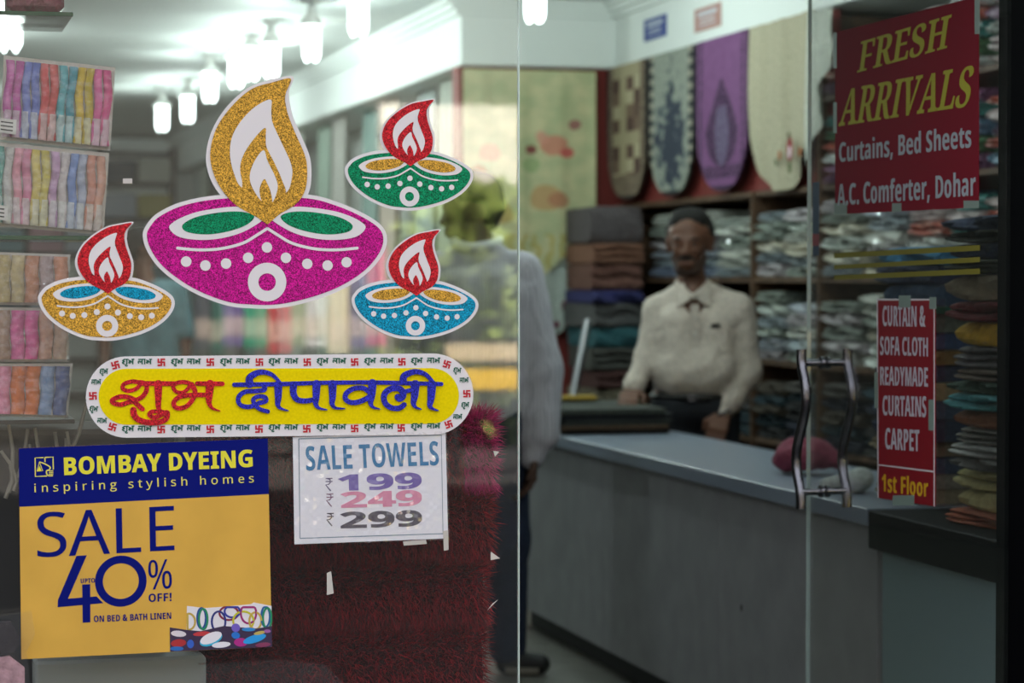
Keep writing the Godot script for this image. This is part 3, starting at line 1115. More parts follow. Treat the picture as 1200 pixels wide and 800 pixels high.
func build_wall_hangings() -> void:
	var X := 3.6
	# [pixel left, right, top-left y, top-right y, bottom y, kind, name, label]
	var rows := [
		[717.0, 764.0, 80.0, 67.0, 234.0, 0, "brown and cream block-patterned mat hung with rounded end"],
		[766.0, 820.0, 66.0, 52.0, 229.0, 1, "grey and black mat with spotted border hung with rounded end"],
		[822.0, 884.0, 51.0, 33.0, 223.0, 2, "purple mat with dark leaf medallion hung with rounded end"]]
	for r in rows:
		var a := at_x(r[0], r[2], X)
		var b := at_x(r[1], r[3], X)
		a.y = 2.52
		b.y = 2.52
		var bot := at_x((r[0] + r[1]) / 2.0, r[4], X).y
		var full := 2.52 - bot
		var m := mat(Color.WHITE, 0.95)
		m.albedo_texture = mat_texture(r[5])
		m.texture_repeat = false
		var wide := (b - a).length()
		m.uv1_scale = V(1, wide / full, 1)
		m.heightmap_enabled = true
		m.heightmap_texture = noise_tex(0.12, 0, 1)
		m.heightmap_scale = 0.3
		var mesh := hanging(Vector3.ZERO, b - a, func(u): return full - 0.34 * (1.0 - sqrt(maxf(0.0, 1.0 - pow(absf(u - 0.5) * 2.0, 2.4)))), Vector3.LEFT, 0.004, 1.0, 32, 12, 0.012)
		solid("hanging_mat", mesh, m, a + V(-0.02, 0, 0), r[6], "mat", "mats hung under the boxed beam")
	# the beige embroidered runner
	var a := at_x(885, 30, X)
	var b := at_x(960, 10, X)
	a.y = 2.52
	b.y = 2.52
	var bot := at_x(915, 224, X).y
	var t := thing("table_runner", "beige embroidered runner hung beside the purple mat", "cloth", a + V(-0.02, 0, 0), "mats hung under the boxed beam")
	part(t, "fabric", hanging(Vector3.ZERO, b - a, func(u): return (2.52 - bot) - 0.3 * pow(absf(u - 0.5) * 2.0, 3.0), Vector3.LEFT, 0.014, 2.5, 32, 14), cloth(rgb(196, 187, 160), 0.3))
	for q in [[926.0, 175.0, 0.05, rgb(150, 40, 40)], [926.0, 178.0, 0.025, rgb(220, 200, 210)], [914.0, 182.0, 0.02, rgb(170, 100, 50)], [938.0, 178.0, 0.02, rgb(170, 100, 50)], [926.0, 196.0, 0.025, rgb(90, 100, 60)], [925.0, 160.0, 0.018, rgb(90, 90, 60)], [910.0, 190.0, 0.015, rgb(80, 100, 60)]]:
		var st := start()
		prism(st, ellipse(Vector2.ZERO, q[2] * 0.6, q[2], 14), 0, 0.004)
		var o := part(t, "embroidery", st.commit(), mat(q[3], 0.8), at_x(q[0], q[1], X - 0.045 - (0.003 if q[2] == 0.025 else 0.0)) - t.position)
		o.rotation.y = -PI / 2
	# a white cloth hung past the runner
	var wc := at_x(962, 20, X)
	wc.y = 2.5
	solid("hung_cloth", hanging(Vector3.ZERO, V(0, 0, 0.24), func(u): return 0.62 - 0.5 * u, Vector3.LEFT, 0.02, 2.0), cloth(rgb(214, 216, 204), 0.3), wc + V(-0.05, 0, 0), "white cloth hung past the beige runner", "cloth")
	# notices on the beam
	for q in [[755.0, 781.0, 24.0, 16.0, 49.0, 41.0, rgb(40, 62, 140), "small blue printed notice on the white beam"], [814.0, 845.0, 12.0, 2.0, 39.0, 29.0, rgb(176, 130, 120), "small brownish pink notice on the white beam"]]:
		var p0 := at_x(q[0], q[2], 3.598)
		var p1 := at_x(q[1], q[3], 3.598)
		var p2 := at_x(q[0], q[4], 3.598)
		var c := (p1 + p2) / 2.0
		var n := thing("wall_notice", q[7], "notice", c)
		part(n, "card", box_mesh(V(0.004, absf(p0.y - p2.y), absf(p1.z - p0.z))), mat(q[6], 0.6))
		var band := mat(rgb(200, 205, 215), 0.6)
		for k in [[0.22, 0.7, 0.16], [-0.05, 0.55, 0.08], [-0.25, 0.6, 0.06]]:
			part(n, "print", box_mesh(V(0.002, absf(p0.y - p2.y) * k[2], absf(p1.z - p0.z) * k[1])), band, V(-0.003, absf(p0.y - p2.y) * k[0], 0))
	# ---- tablecloths on the end panel
	var Z := -11.9
	var m := mat(Color.WHITE, 0.9)
	var n1 := FastNoiseLite.new()
	n1.seed = 5
	n1.frequency = 0.03
	m.texture_repeat = false
	m.albedo_texture = tex_from(128, 256, func(x, y):
		var u: float = x / 128.0
		var v: float = y / 256.0
		var g := n1.get_noise_2d(x, y)
		var c := Color8(206, 200, 158).lerp(Color8(176, 182, 140), clampf(g + 0.5, 0, 1))
		for f in [[0.68, 0.36, 0.1, Color8(206, 130, 110)], [0.6, 0.33, 0.06, Color8(214, 150, 130)], [0.78, 0.4, 0.05, Color8(200, 80, 80)], [0.5, 0.385, 0.05, Color8(120, 50, 50)], [0.84, 0.26, 0.05, Color8(150, 90, 90)], [0.2, 0.4, 0.08, Color8(210, 150, 130)], [0.12, 0.5, 0.07, Color8(186, 120, 90)], [0.62, 0.62, 0.12, Color8(190, 150, 104)], [0.3, 0.7, 0.08, Color8(180, 150, 90)], [0.72, 0.63, 0.07, Color8(176, 120, 90)], [0.5, 0.46, 0.07, Color8(150, 170, 120)]]:
			var d := Vector2(u - f[0], (v - f[1]) * 1.9).length() + g * 0.03
			if d < f[2]:
				c = c.lerp(f[3], 0.8)
		if v > 0.8 and sin(u * 60.0 + g * 4.0) > 0.2:
			c = c.lerp(Color8(176, 150, 70), 0.5)
		return c)
	var ta := at_z(541, 86, Z)
	var tb := at_z(696, 84, Z)
	ta.y = 2.5
	tb.y = 2.5
	var by := at_z(640, 322, Z).y
	var ry := at_z(695, 262, Z).y
	var drop := 2.5 - by
	m.uv1_scale = V(1, (tb.x - ta.x) / drop, 1)
	solid("hanging_tablecloth", hanging(Vector3.ZERO, tb - ta, func(u): return drop - (by - ry) * -1.0 * -1.0 * 0.0 - maxf(0.0, u - 0.62) / 0.38 * (ry - by), Vector3.BACK, 0.012, 3.0, 30, 16), m, ta + V(0, 0, 0.03), "greenish beige floral tablecloth hung on the dark red panel", "tablecloth")
	var lace := thing("lace_tablecloth", "white lace tablecloth with maroon flowers hung behind the beige one", "tablecloth", at_z(628, 300, Z) + V(0, 0, 0.012))
	var lb := at_z(698, 240, Z)
	lb.y = lace.position.y
	var low := lace.position.y - at_z(655, 402, Z).y
	var mid := lace.position.y - at_z(697, 336, Z).y
	part(lace, "fabric", hanging(Vector3.ZERO, lb - (lace.position), func(u): return lerpf(low, mid, clampf((u - 0.3) / 0.7, 0, 1)) - 0.025 * absf(sin(u * 14.0)), Vector3.BACK, 0.008, 2.0, 40, 10), cloth(rgb(196, 206, 198), 0.3))
	for q in [[675.0, 330.0, 6.5], [665.0, 358.0, 7.5], [652.0, 380.0, 4.0], [684.0, 312.0, 4.0]]:
		for k in 5:
			var st := start()
			prism(st, ellipse(Vector2.from_angle(TAU * k / 5) * q[2] * 0.0025, q[2] * 0.0023, q[2] * 0.0019, 10), 0, 0.003)
			part(lace, "flower_petal", st.commit(), mat(rgb(128, 60, 84), 0.8), at_z(q[0], q[1], Z + 0.026) - lace.position)
	# a steel pole leaning in the corner
	var st := start()
	var pole_a := at_z(689, 375, -11.22)
	var pole_b := at_z(672, 462, -11.1)
	add_tube(st, [pole_a, pole_a.lerp(pole_b, pole_a.y / (pole_a.y - pole_b.y))], 0.018, 12)
	solid("steel_pole", st.commit(), mat(rgb(160, 160, 165), 0.3, 0.9), Vector3.ZERO, "thin steel pole leaning below the lace tablecloth", "pole")
	# ---- dark cloths spread on the counter end
	var cw := [[rgb(44, 42, 40), "black brown", 0.02], [rgb(86, 64, 46), "brown striped", 0.014], [rgb(50, 54, 52), "dark olive", 0.02], [rgb(40, 42, 46), "black", 0.022], [rgb(62, 66, 60), "grey green", 0.02]]
	pile("spread_cloth", "loosely folded cloth", "spread on the far end of the counter", "cloths on the counter end", V(2.72, 0.841, -9.32), 0.44, 0.72, cw)
	solid("yellow_packet", chamfer_box(V(0.16, 0.02, 0.1), 0.006), cloth(rgb(170, 140, 50), 0.3), at_y(675, 466, 0.955), "small dull yellow packet on the dark counter cloths", "packet")
	# a maroon cloth bundle and a white cloth on the counter
	var b1 := at_y(921, 556, 0.84)
	var bones := [[V(-0.02, .04, -.05), V(.04, .05, .03), .055, .045], [V(.05, .03, .05), V(.08, .02, .09), .035, .02], [V(-.06, .03, -.02), V(-.02, .03, .05), .035, .035]]
	solid("cloth_bundle", body_mesh([[bones, 0.008, 0.03, 0.012]]), cloth(rgb(140, 62, 84), 0.6), b1 + V(0.06, 0.02, 0.0), "crumpled maroon cloth on the counter beside the door handle", "cloth")
	var b2 := at_y(972, 578, 0.84)
	bones = [[V(-0.06, .015, 0), V(.05, .03, .0), .02, .03], [V(.02, .02, .03), V(.06, .015, -.05), .025, .02]]
	solid("cloth_bundle", body_mesh([[bones, 0.006, 0.03, 0.008]]), cloth(rgb(206, 212, 208), 0.6), b2 + V(0.05, 0.008, 0), "small crumpled white cloth on the counter behind the glass door", "cloth")

# ------------------------------------------------------------------------------------------------ lamps
func build_lamps() -> void:
	var glow := mat(rgb(250, 255, 255), 0.4)
	glow.emission_enabled = true
	glow.emission = Color(0.93, 1.0, 0.99)
	glow.emission_energy_multiplier = 3.0
	var tubes := start()
	for k in 4:
		var a := TAU * (k + 0.5) / 4
		var o := V(cos(a), 0, sin(a)) * 0.03
		var u := V(-sin(a), 0, cos(a)) * 0.014
		add_tube(tubes, [o + u, o + u + V(0, -0.15, 0), o + V(0, -0.172, 0), o - u + V(0, -0.15, 0), o - u], 0.0115, 10)
	var tube_mesh := tubes.commit()
	var cap := start()
	add_lathe(cap, Vector3.ZERO, [Vector2(0.0, 0.10), Vector2(0.02, 0.10), Vector2(0.026, 0.05), Vector2(0.05, 0.04), Vector2(0.052, 0.0), Vector2(0.0, 0.0)])
	var cap_mesh := cap.commit()
	var shade := start()
	add_lathe(shade, Vector3.ZERO, [Vector2(0.05, 0.02), Vector2(0.066, 0.004), Vector2(0.067, 0.0), Vector2(0.064, 0.0), Vector2(0.05, 0.015)], 28)
	var shade_mesh := shade.commit()
	var rose := start()
	add_lathe(rose, Vector3.ZERO, [Vector2(0, 0.0), Vector2(0.05, 0.0), Vector2(0.045, -0.015), Vector2(0.012, -0.025), Vector2(0.0, -0.025)])
	var rose_mesh := rose.commit()
	var spots := [[627.0, 24.0, 2.55], [420.0, 40.0, 2.55], [365.0, 70.0, 2.55], [318.0, 89.0, 2.55], [295.0, 92.0, 2.6], [277.0, 101.0, 2.58], [246.0, 118.0, 2.56], [220.0, 142.0, 2.55], [190.0, 152.0, 2.54], [12.0, 58.0, 2.3]]
	# more of the rows stand outside the frame
	for p in [V(2.75, 2.55, -8.3), V(2.75, 2.55, -6.5), V(2.0, 2.55, -8.9), V(0.41, 2.45, -14.0), V(0.41, 2.45, -18.5), V(0.41, 2.45, -22.5)]:
		spots.append(p)
	var i := 0
	for s in spots:
		var at: Vector3 = s if s is Vector3 else at_y(s[0], s[1], s[2])
		var l := thing("ceiling_lamp", "%s hanging lamp of white fluorescent tubes, counted inwards from the tablecloth corner" % (ORD[i] if i > 0 else "first"), "lamp", at + V(0, 0.172, 0), "fluorescent lamps under the ceiling")
		part(l, "lamp_tubes", tube_mesh, glow)
		part(l, "socket", cap_mesh, mat(rgb(220, 220, 216), 0.5))
		part(l, "reflector_shade", shade_mesh, mat(rgb(226, 228, 224), 0.5))
		var st := start()
		var up := 2.85 - l.position.y
		add_tube(st, [V(0, 0.1, 0), V(0, up - 0.02, 0)], 0.006, 8)
		part(l, "stem", st.commit(), mat(rgb(200, 200, 196), 0.4))
		part(l, "ceiling_rose", rose_mesh, mat(rgb(210, 210, 206), 0.5), V(0, up, 0))
		var o := OmniLight3D.new()
		o.name = "lamp_light"
		o.light_color = Color(0.92, 1.0, 0.98)
		o.light_energy = 0.165
		o.light_size = 0.05
		o.omni_range = 30.0
		o.omni_attenuation = 2.0
		o.shadow_enabled = true
		o.position = V(0, -0.08, 0)
		l.add_child(o)
		i += 1
	# recessed discs between the lamps
	for s in [[390.0, 23.0], [341.0, 50.0], [225.0, 96.0]]:
		var at := at_y(s[0], s[1], 2.85)
		var st := start()
		add_lathe(st, Vector3.ZERO, [Vector2(0.0, -0.012), Vector2(0.07, -0.012), Vector2(0.085, -0.006), Vector2(0.09, 0.0)], 24)
		solid("ceiling_disc", st.commit(), mat(rgb(235, 238, 232), 0.5), at, "flat white disc fitting set in the ceiling", "fitting", "disc fittings in the ceiling")

# ------------------------------------------------------------------------------------------------ stickers
func diya(called: String, label: String, c: Vector2, s: float, tilt: float, bowl: Material, leaf: Material, flame: Material, small: bool) -> void:
	# drawn once in the large sticker's pixels, then moved, scaled and turned about its bowl
	var xf := func(p: Vector2, is_flame := false) -> Vector2:
		var q := p
		if is_flame and small:
			var k := clampf((262.3 - p.y) / 173.0, 0.0, 1.0)
			q.y = 262.3 - (262.3 - p.y) * 0.87
			q.x += 20.0 * k * k * k
		return c + ((q - Vector2(310, 361.2)) * s).rotated(tilt)
	var ctr := g2(c.x, c.y - 60 * s)
	var t := thing(called, label, "sticker", V(ctr.x, ctr.y, GZ), "glitter lamp stickers on the shop window")
	var put := func(pts: Array, is_flame := false, per := 6) -> PackedVector2Array:
		var w := []
		for p in pts:
			w.append(g2(xf.call(p, is_flame).x, xf.call(p, is_flame).y) - ctr)
		return cat(w, true, per)
	var vv := func(a: Array) -> Array:
		var out := []
		for k in range(0, a.size(), 2):
			out.append(Vector2(a[k], a[k + 1]))
		return out
	var outline: PackedVector2Array = put.call(vv.call([167.2, 274.6, 174, 260, 185.8, 248.8, 211.7, 236.8, 250.4, 229.1, 310, 226, 361.6, 228, 392.6, 235.8, 423.6, 248.8, 446.8, 264.3, 453.3, 281, 446.8, 300.4, 428.7, 321.1, 400.3, 339.2, 366.7, 352.1, 328, 360.7, 294.4, 361.2, 263.4, 357.3, 224.6, 341.8, 191, 318.5, 172.9, 295.3]))
	var fo: PackedVector2Array = put.call(vv.call([343.2, 89.5, 313, 94.7, 289.3, 103.7, 265.6, 125.1, 249, 151.2, 241.4, 179.7, 244.2, 203.4, 256, 226, 285, 255, 313, 262, 345, 250, 360.4, 228, 364.6, 208.2, 362.9, 184.4, 353.4, 160.7, 342.6, 134.6, 338.5, 108.5]), true)
	var st := start()
	prism(st, outline, 0.0002, 0.003)
	prism(st, fo, 0.0002, 0.00315)
	part(t, "foam_backing", st.commit(), M.foam)
	st = start()
	var inset := 7.0 if small else 4.6
	for poly in Geometry2D.offset_polygon(outline, -inset * s * PX, Geometry2D.JOIN_ROUND):
		prism(st, poly, 0.003, 0.0036)
	part(t, "bowl", st.commit(), bowl)
	for side in [0, 1]:
		var mir := func(a: Array) -> Array:
			var out := []
			for k in range(0, a.size(), 2):
				out.append(Vector2(a[k] if side == 0 else 626.0 - a[k], a[k + 1]))
			return out
		st = start()
		prism(st, put.call(mir.call([198, 267, 204, 259.5, 218, 252.5, 237.5, 246.8, 271.1, 242.3, 292, 244, 308, 252, 306, 259, 284, 272, 258, 279.3, 232.3, 281, 209, 277.2])), 0.0036, 0.0040)
		part(t, "leaf_outline", st.commit(), M.foam)
		st = start()
		prism(st, put.call(mir.call([213, 265.5, 220, 258.5, 236, 252.5, 263.4, 248.2, 285, 248.4, 297.5, 253.5, 289.2, 263, 268.5, 270.7, 242.7, 274.6, 220, 272])), 0.0040, 0.0044)
		part(t, "leaf", st.commit(), leaf)
		var path := []
		for p in mir.call([207.8, 290.6, 232.3, 292.7, 258, 291.4, 284, 284.9, 302, 274.6, 313, 267.5]):
			var q: Vector2 = xf.call(p)
			path.append(g2(q.x, q.y) - ctr)
		st = start()
		stroke(st, cat(path, false), 3.4 * s * PX, 3.4 * s * PX, 0.0036, 0.0040)
		part(t, "swag", st.commit(), M.foam)
	for d in [[217.9, 306.4], [240.4, 311], [264.6, 308.7], [290.5, 302], [312.5, 289.8], [334.7, 302], [359.7, 309], [383.5, 311], [405.7, 307.2]]:
		var q: Vector2 = xf.call(Vector2(d[0], d[1]))
		st = start()
		prism(st, ellipse(g2(q.x, q.y) - ctr, 6.2 * s * PX, 6.2 * s * PX, 18), 0.0036, 0.0040)
		part(t, "dot", st.commit(), M.foam)
	var rc: Vector2 = xf.call(Vector2(312.7, 330.4))
	st = start()
	ring(st, g2(rc.x, rc.y) - ctr, 10.3 * s * PX, 22.7 * s * PX, 0.0036, 0.0040)
	part(t, "ring", st.commit(), M.foam)
	# flame
	st = start()
	prism(st, put.call(vv.call([340.4, 92.4, 320.2, 96.4, 294.1, 104.7, 270.4, 125.6, 252.9, 151.2, 246, 179.7, 250, 203.4, 261.4, 224.8, 277.5, 241.4, 298.8, 253.3, 311.5, 261.8, 314.5, 261.8, 327.3, 250.9, 346.3, 239, 357.2, 222.4, 359.5, 198.7, 356, 179.7, 343.4, 151.2, 335.1, 127.5, 333.9, 110.9]), true), 0.0042, 0.0047)
	var fl := part(t, "flame", st.commit(), flame)
	var layers := [
		[[316.6, 116.8, 298.8, 125.1, 282.2, 141.7, 271.5, 160.7, 269.2, 182.1, 273.9, 203.4, 283.4, 220, 310, 226, 334.4, 226, 341.6, 208, 340.4, 191.6, 329.7, 167.8, 319, 144.1, 317.3, 129.8], M.foam, "flame_gap"],
		[[310.2, 150, 298.8, 160.7, 285.8, 179.7, 281, 196.3, 283.4, 212.9, 285.8, 226, 308, 240, 333.3, 228.2, 329.7, 210.6, 321.4, 191.6, 311.9, 172.6, 311, 160], flame, "inner_flame"],
		[[308.3, 176.1, 297.6, 189.2, 292.2, 205.8, 295.3, 220, 306, 235.5, 313, 232, 319, 236.7, 324.9, 220, 321.4, 205.8, 313.1, 189.2], M.foam, "inner_gap"],
		[[308.8, 210, 303.6, 222.4, 307.1, 238, 313, 241, 318.3, 238, 316.6, 224.8, 312.5, 215], flame, "wick"]]
	var z := 0.0047
	for l in layers:
		st = start()
		prism(st, put.call(vv.call(l[0]), true), z, z + 0.0004)
		part(fl, l[2], st.commit(), l[1])
		z += 0.0004
func word_strokes(st: SurfaceTool, which: int, s: float, z0: float, z1: float) -> void:
	# small Devanagari words: 0 = shubh, 1 = laabh; units are photo pixels times s
	var bha := [[[8.5, 0.5], [9.3, 2.0], [11.2, 1.5]], [[10.6, 1.8], [9.0, 3.0], [8.6, 4.2], [10.2, 4.4]], [[9.8, 3.0], [13.0, 3.0]], [[13.0, 0.0], [13.0, 5.8]], [[11.6, 0.0], [14.8, 0.0]]]
	var lines := []
	if which == 0:
		lines = [[[2.5, 0], [8.2, 0]], [[3.6, 0.3], [1.2, 1.4], [3.6, 2.6], [0.9, 3.8], [3.8, 5.6]], [[6.2, 0], [6.2, 5.8]], [[6.2, 5.6], [4.4, 6.6], [5.6, 7.8], [7.2, 7.2]]] + bha
	else:
		lines = [[[0, 0], [8.6, 0]], [[0.6, 4.9], [0.2, 2.7], [1.8, 2.0], [2.6, 3.6]], [[2.6, 3.4], [4.2, 2.4]], [[4.6, 0], [4.6, 5.8]], [[7.6, 0], [7.6, 5.8]]]
		for l in bha:
			var c := []
			for p in l:
				c.append([p[0] + 1.2, p[1]])
			lines.append(c)
	for l in lines:
		var pts := []
		for p in l:
			pts.append(Vector2(p[0], -p[1]) * s)
		stroke(st, cat(pts, false, 3) if pts.size() > 2 else PackedVector2Array(pts), 1.35 * s, 1.35 * s, z0, z1, false)
		z1 += 0.00005
func build_window_stickers() -> void:
	diya("lamp_sticker", "large magenta glitter oil-lamp sticker with a gold flame", Vector2(310, 361.2), 1.0, 0.0, M.magenta, M.green, M.gold, false)
	diya("lamp_sticker", "green glitter oil-lamp sticker with gold leaves and red flame", Vector2(477.5, 246.5), 0.527, 0.03, M.green, M.gold, M.red, true)
	diya("lamp_sticker", "gold glitter oil-lamp sticker with blue leaves and red flame", Vector2(123.5, 398.9), 0.56, 0.02, M.gold, M.blue, M.red, true)
	diya("lamp_sticker", "blue glitter oil-lamp sticker with gold leaves and red flame", Vector2(484.5, 397.5), 0.52, 0.03, M.blue, M.gold, M.red, true)
	# ---- the greeting banner
	var c := g2(327, 464)
	var t := thing("greeting_banner", "long rounded yellow foam banner with red and blue Hindi greeting", "sticker", V(c.x, c.y, GZ))
	var stadium := func(lc: Vector2, rc: Vector2, lr: float, rr: float) -> PackedVector2Array:
		var out := []
		for k in 25:
			var a := PI / 2 + PI * k / 24
			out.append(lc + Vector2(cos(a) * lr, sin(a) * lr))
		for k in 25:
			var a := -PI / 2 + PI * k / 24
			out.append(rc + Vector2(cos(a) * rr, sin(a) * rr))
		return on_glass(out, c)
	var st := start()
	prism(st, stadium.call(Vector2(148, 465), Vector2(506.5, 461.5), 47.5, 47.5), 0.0002, 0.005)
	part(t, "foam_backing", st.commit(), M.foam)
	st = start()
	prism(st, stadium.call(Vector2(148, 464.5), Vector2(504.5, 463.6), 32.8, 32.6), 0.005, 0.0056)
	var ym := mat(rgb(240, 216, 0), 0.7)
	ym.metallic_specular = 0.2
	ym.albedo_texture = noise_tex(0.2, 0.92, 1.0)
	ym.uv1_scale = V(3, 3, 1)
	part(t, "yellow_panel", st.commit(), ym)
	# large letters: strokes in zoom pixels [zoom origin, points, width at start, width at end]
	var o1 := Vector2(110, 425)
	var o2 := Vector2(260, 425)
	var o3 := Vector2(400, 410)
	var letters := [
		[M.red, [
			[o1, [[415, 178], [345, 162], [268, 182], [250, 222], [298, 245], [365, 228], [405, 190], [412, 172]], 38, 34],
			[o1, [[400, 168], [448, 182], [462, 230], [430, 290], [370, 325], [300, 345], [235, 365], [172, 352], [160, 325], [225, 295], [300, 300], [360, 325]], 40, 40],
			[o1, [[345, 330], [385, 370], [425, 405]], 45, 40], [o1, [[410, 178], [520, 180], [620, 180], [710, 182]], 42, 42],
			[o1, [[563, 185], [563, 300], [565, 390], [590, 422], [648, 424]], 72, 14],
			[o1, [[560, 425], [505, 428], [485, 455], [530, 478], [585, 455], [640, 435], [630, 490], [565, 520], [460, 520], [385, 495], [350, 455], [344, 412]], 34, 56],
			[o1, [[880, 235], [835, 178], [755, 168], [695, 195], [715, 248], [780, 258], [830, 215], [838, 185]], 38, 30],
			[o1, [[855, 185], [885, 250], [858, 330], [800, 385], [725, 395], [697, 352], [740, 302], [820, 284], [915, 280], [1000, 280]], 40, 40],
			[o1, [[1018, 185], [1008, 300], [1010, 355], [1040, 398], [1104, 420]], 76, 8], [o1, [[905, 180], [1125, 182]], 40, 40]]],
		[M.navy_glitter, [
			[o2, [[105, 191], [500, 185], [800, 175], [1200, 170]], 38, 36], [o3, [[140, 282], [400, 285], [600, 290], [872, 297]], 38, 36],
			[o2, [[365, 205], [368, 235], [290, 246], [200, 252], [142, 300], [152, 362], [220, 385], [285, 370], [325, 350], [380, 335], [375, 300], [320, 293], [272, 318], [285, 365], [330, 405], [400, 425]], 40, 36],
			[o2, [[240, 185], [243, 125], [330, 80], [430, 100], [505, 170]], 70, 26], [o2, [[490, 190], [490, 300], [486, 365], [512, 398], [578, 418]], 74, 8],
			[o2, [[625, 190], [622, 260], [652, 318], [720, 333], [800, 322]], 62, 40], [o2, [[826, 185], [822, 300], [820, 362], [850, 396], [918, 410]], 74, 8],
			[o2, [[966, 185], [966, 300], [962, 358], [992, 393], [1074, 400]], 74, 8],
			[o3, [[250, 380], [190, 335], [105, 336], [38, 378], [32, 432], [90, 460], [170, 445], [245, 405]], 42, 44], [o3, [[266, 290], [260, 400], [250, 462], [272, 500], [332, 516]], 76, 8],
			[o3, [[545, 478], [500, 508], [430, 504], [376, 460], [370, 390], [420, 342], [490, 334], [530, 362], [532, 405], [505, 425], [490, 412]], 44, 60], [o3, [[520, 370], [610, 348]], 36, 36],
			[o3, [[642, 300], [636, 400], [626, 465], [645, 500], [694, 518]], 80, 8], [o3, [[536, 268], [548, 222], [640, 188], [730, 212], [796, 280]], 64, 30], [o3, [[787, 300], [780, 420], [770, 485], [792, 512], [844, 530]], 80, 8]]]]
	var lift := 0.0068
	for set in letters:
		for l in set[1]:
			var pts := []
			for p in l[1]:
				var q: Vector2 = l[0] + Vector2(p[0], p[1]) / 7.5
				pts.append(g2(q.x, q.y) - c)
			st = start()
			lift += 0.00015
			stroke(st, cat(pts, false, 8), l[2] / 7.5 * PX, l[3] / 7.5 * PX, 0.0056, lift)
			part(t, "letter_stroke", st.commit(), set[0])
	# border words and marks
	var small := []
	for k in 2:
		st = start()
		word_strokes(st, k, PX, 0.0, 0.0006)
		small.append(st.commit())
	st = start()
	var a := 4.4 * PX
	var w := 1.9 * PX
	for k in 4:
		var d := Vector2.from_angle(PI / 2 * k)
		var e := d.rotated(-PI / 2)
		stroke(st, PackedVector2Array([Vector2.ZERO, d * a * 0.5, d * a]), w, w, 0.0, 0.0006 + k * 0.00005, false)
		stroke(st, PackedVector2Array([d * (a - w / 2), d * (a - w / 2) + e * a * 0.5, d * (a - w / 2) + e * a]), w, w, 0.0, 0.0008 + k * 0.00005, false)
	var mark := st.commit()
	var gm := mat(rgb(0, 88, 66), 0.7)
	var rm := mat(rgb(186, 22, 40), 0.7)
	var place := func(nm: String, mesh: Mesh, m: Material, x: float, y: float, turn: float) -> void:
		var p := g2(x, y) - c
		var o := part(t, nm, mesh, m, V(p.x, p.y, 0.005))
		o.rotation.z = turn
	for x in [142.0, 199.5, 257.0, 313.7, 370.0, 425.7, 480.5]:
		for row in [[420.8 - (x - 142) * 0.004, 0.0], [499.2 - (x - 142) * 0.009, 0.0]]:
			place.call("border_word", small[0], gm, x, row[0], 0.0)
			place.call("border_word", small[1], gm, x + 19.5, row[0], 0.0)
	for q in [[188.7, 424.2], [246.0, 424.0], [303.5, 424.0], [359.5, 424.0], [415.0, 423.8], [470.3, 423.6], [188.5, 502.8], [246.0, 502.6], [303.0, 502.3], [359.0, 502.0], [415.0, 501.6], [469.5, 501.0], [108.6, 463.5], [546.3, 461.0]]:
		place.call("border_mark", mark, rm, q[0], q[1], 0.0)
	for q in [[135.0, 427.5, 0.25], [523.0, 426.5, -0.3], [131.5, 499.8, -0.3], [525.0, 496.8, 0.3]]:
		place.call("border_mark", mark, rm, q[0], q[1], q[2])
	for q in [[116.0, 432.2, 0, 0.0], [107.0, 445.0, 1, 0.05], [104.5, 475.5, 0, -0.1], [114.0, 490.0, 1, 0.0], [530.5, 430.5, 0, -0.1], [538.0, 443.0, 1, 0.05], [539.5, 471.5, 0, 0.0], [530.5, 485.8, 1, 0.05]]:
		var o := part(t, "border_word", small[q[2]], gm, V(g2(q[0], q[1]).x - c.x, g2(q[0], q[1]).y - c.y, 0.005))
		o.scale = V(0.68, 0.95, 1)
		o.rotation.z = q[3]
	# tape scraps stuck to the pane
	var scraps := [[[575, 646, 586, 654, 575, 656], "white torn tape triangle beside the dark red rug"], [[571, 715, 584, 702, 577, 707], "pale tape scrap with torn tip near the rug edge"], [[578, 528, 585, 529, 580, 535], "tiny torn tape corner by the pink shag"], [[383, 671, 388, 669, 391, 695, 383, 697], "thin greyish tape strip below the sale price sheet"], [[144, 209, 155, 209, 155, 215, 144, 215], "tiny pinkish paper tag stuck on the window glass"]]
	for s in scraps:
		var pts := []
		for k in range(0, s[0].size(), 2):
			pts.append(Vector2(s[0][k], s[0][k + 1]))
		var cc := g2(pts[0].x, pts[0].y)
		st = start()
		prism(st, on_glass(pts, cc), 0.0001, 0.0005)
		solid("tape_scrap", st.commit(), mat(rgb(196, 190, 186), 0.5), V(cc.x, cc.y, GZ), s[1], "tape")

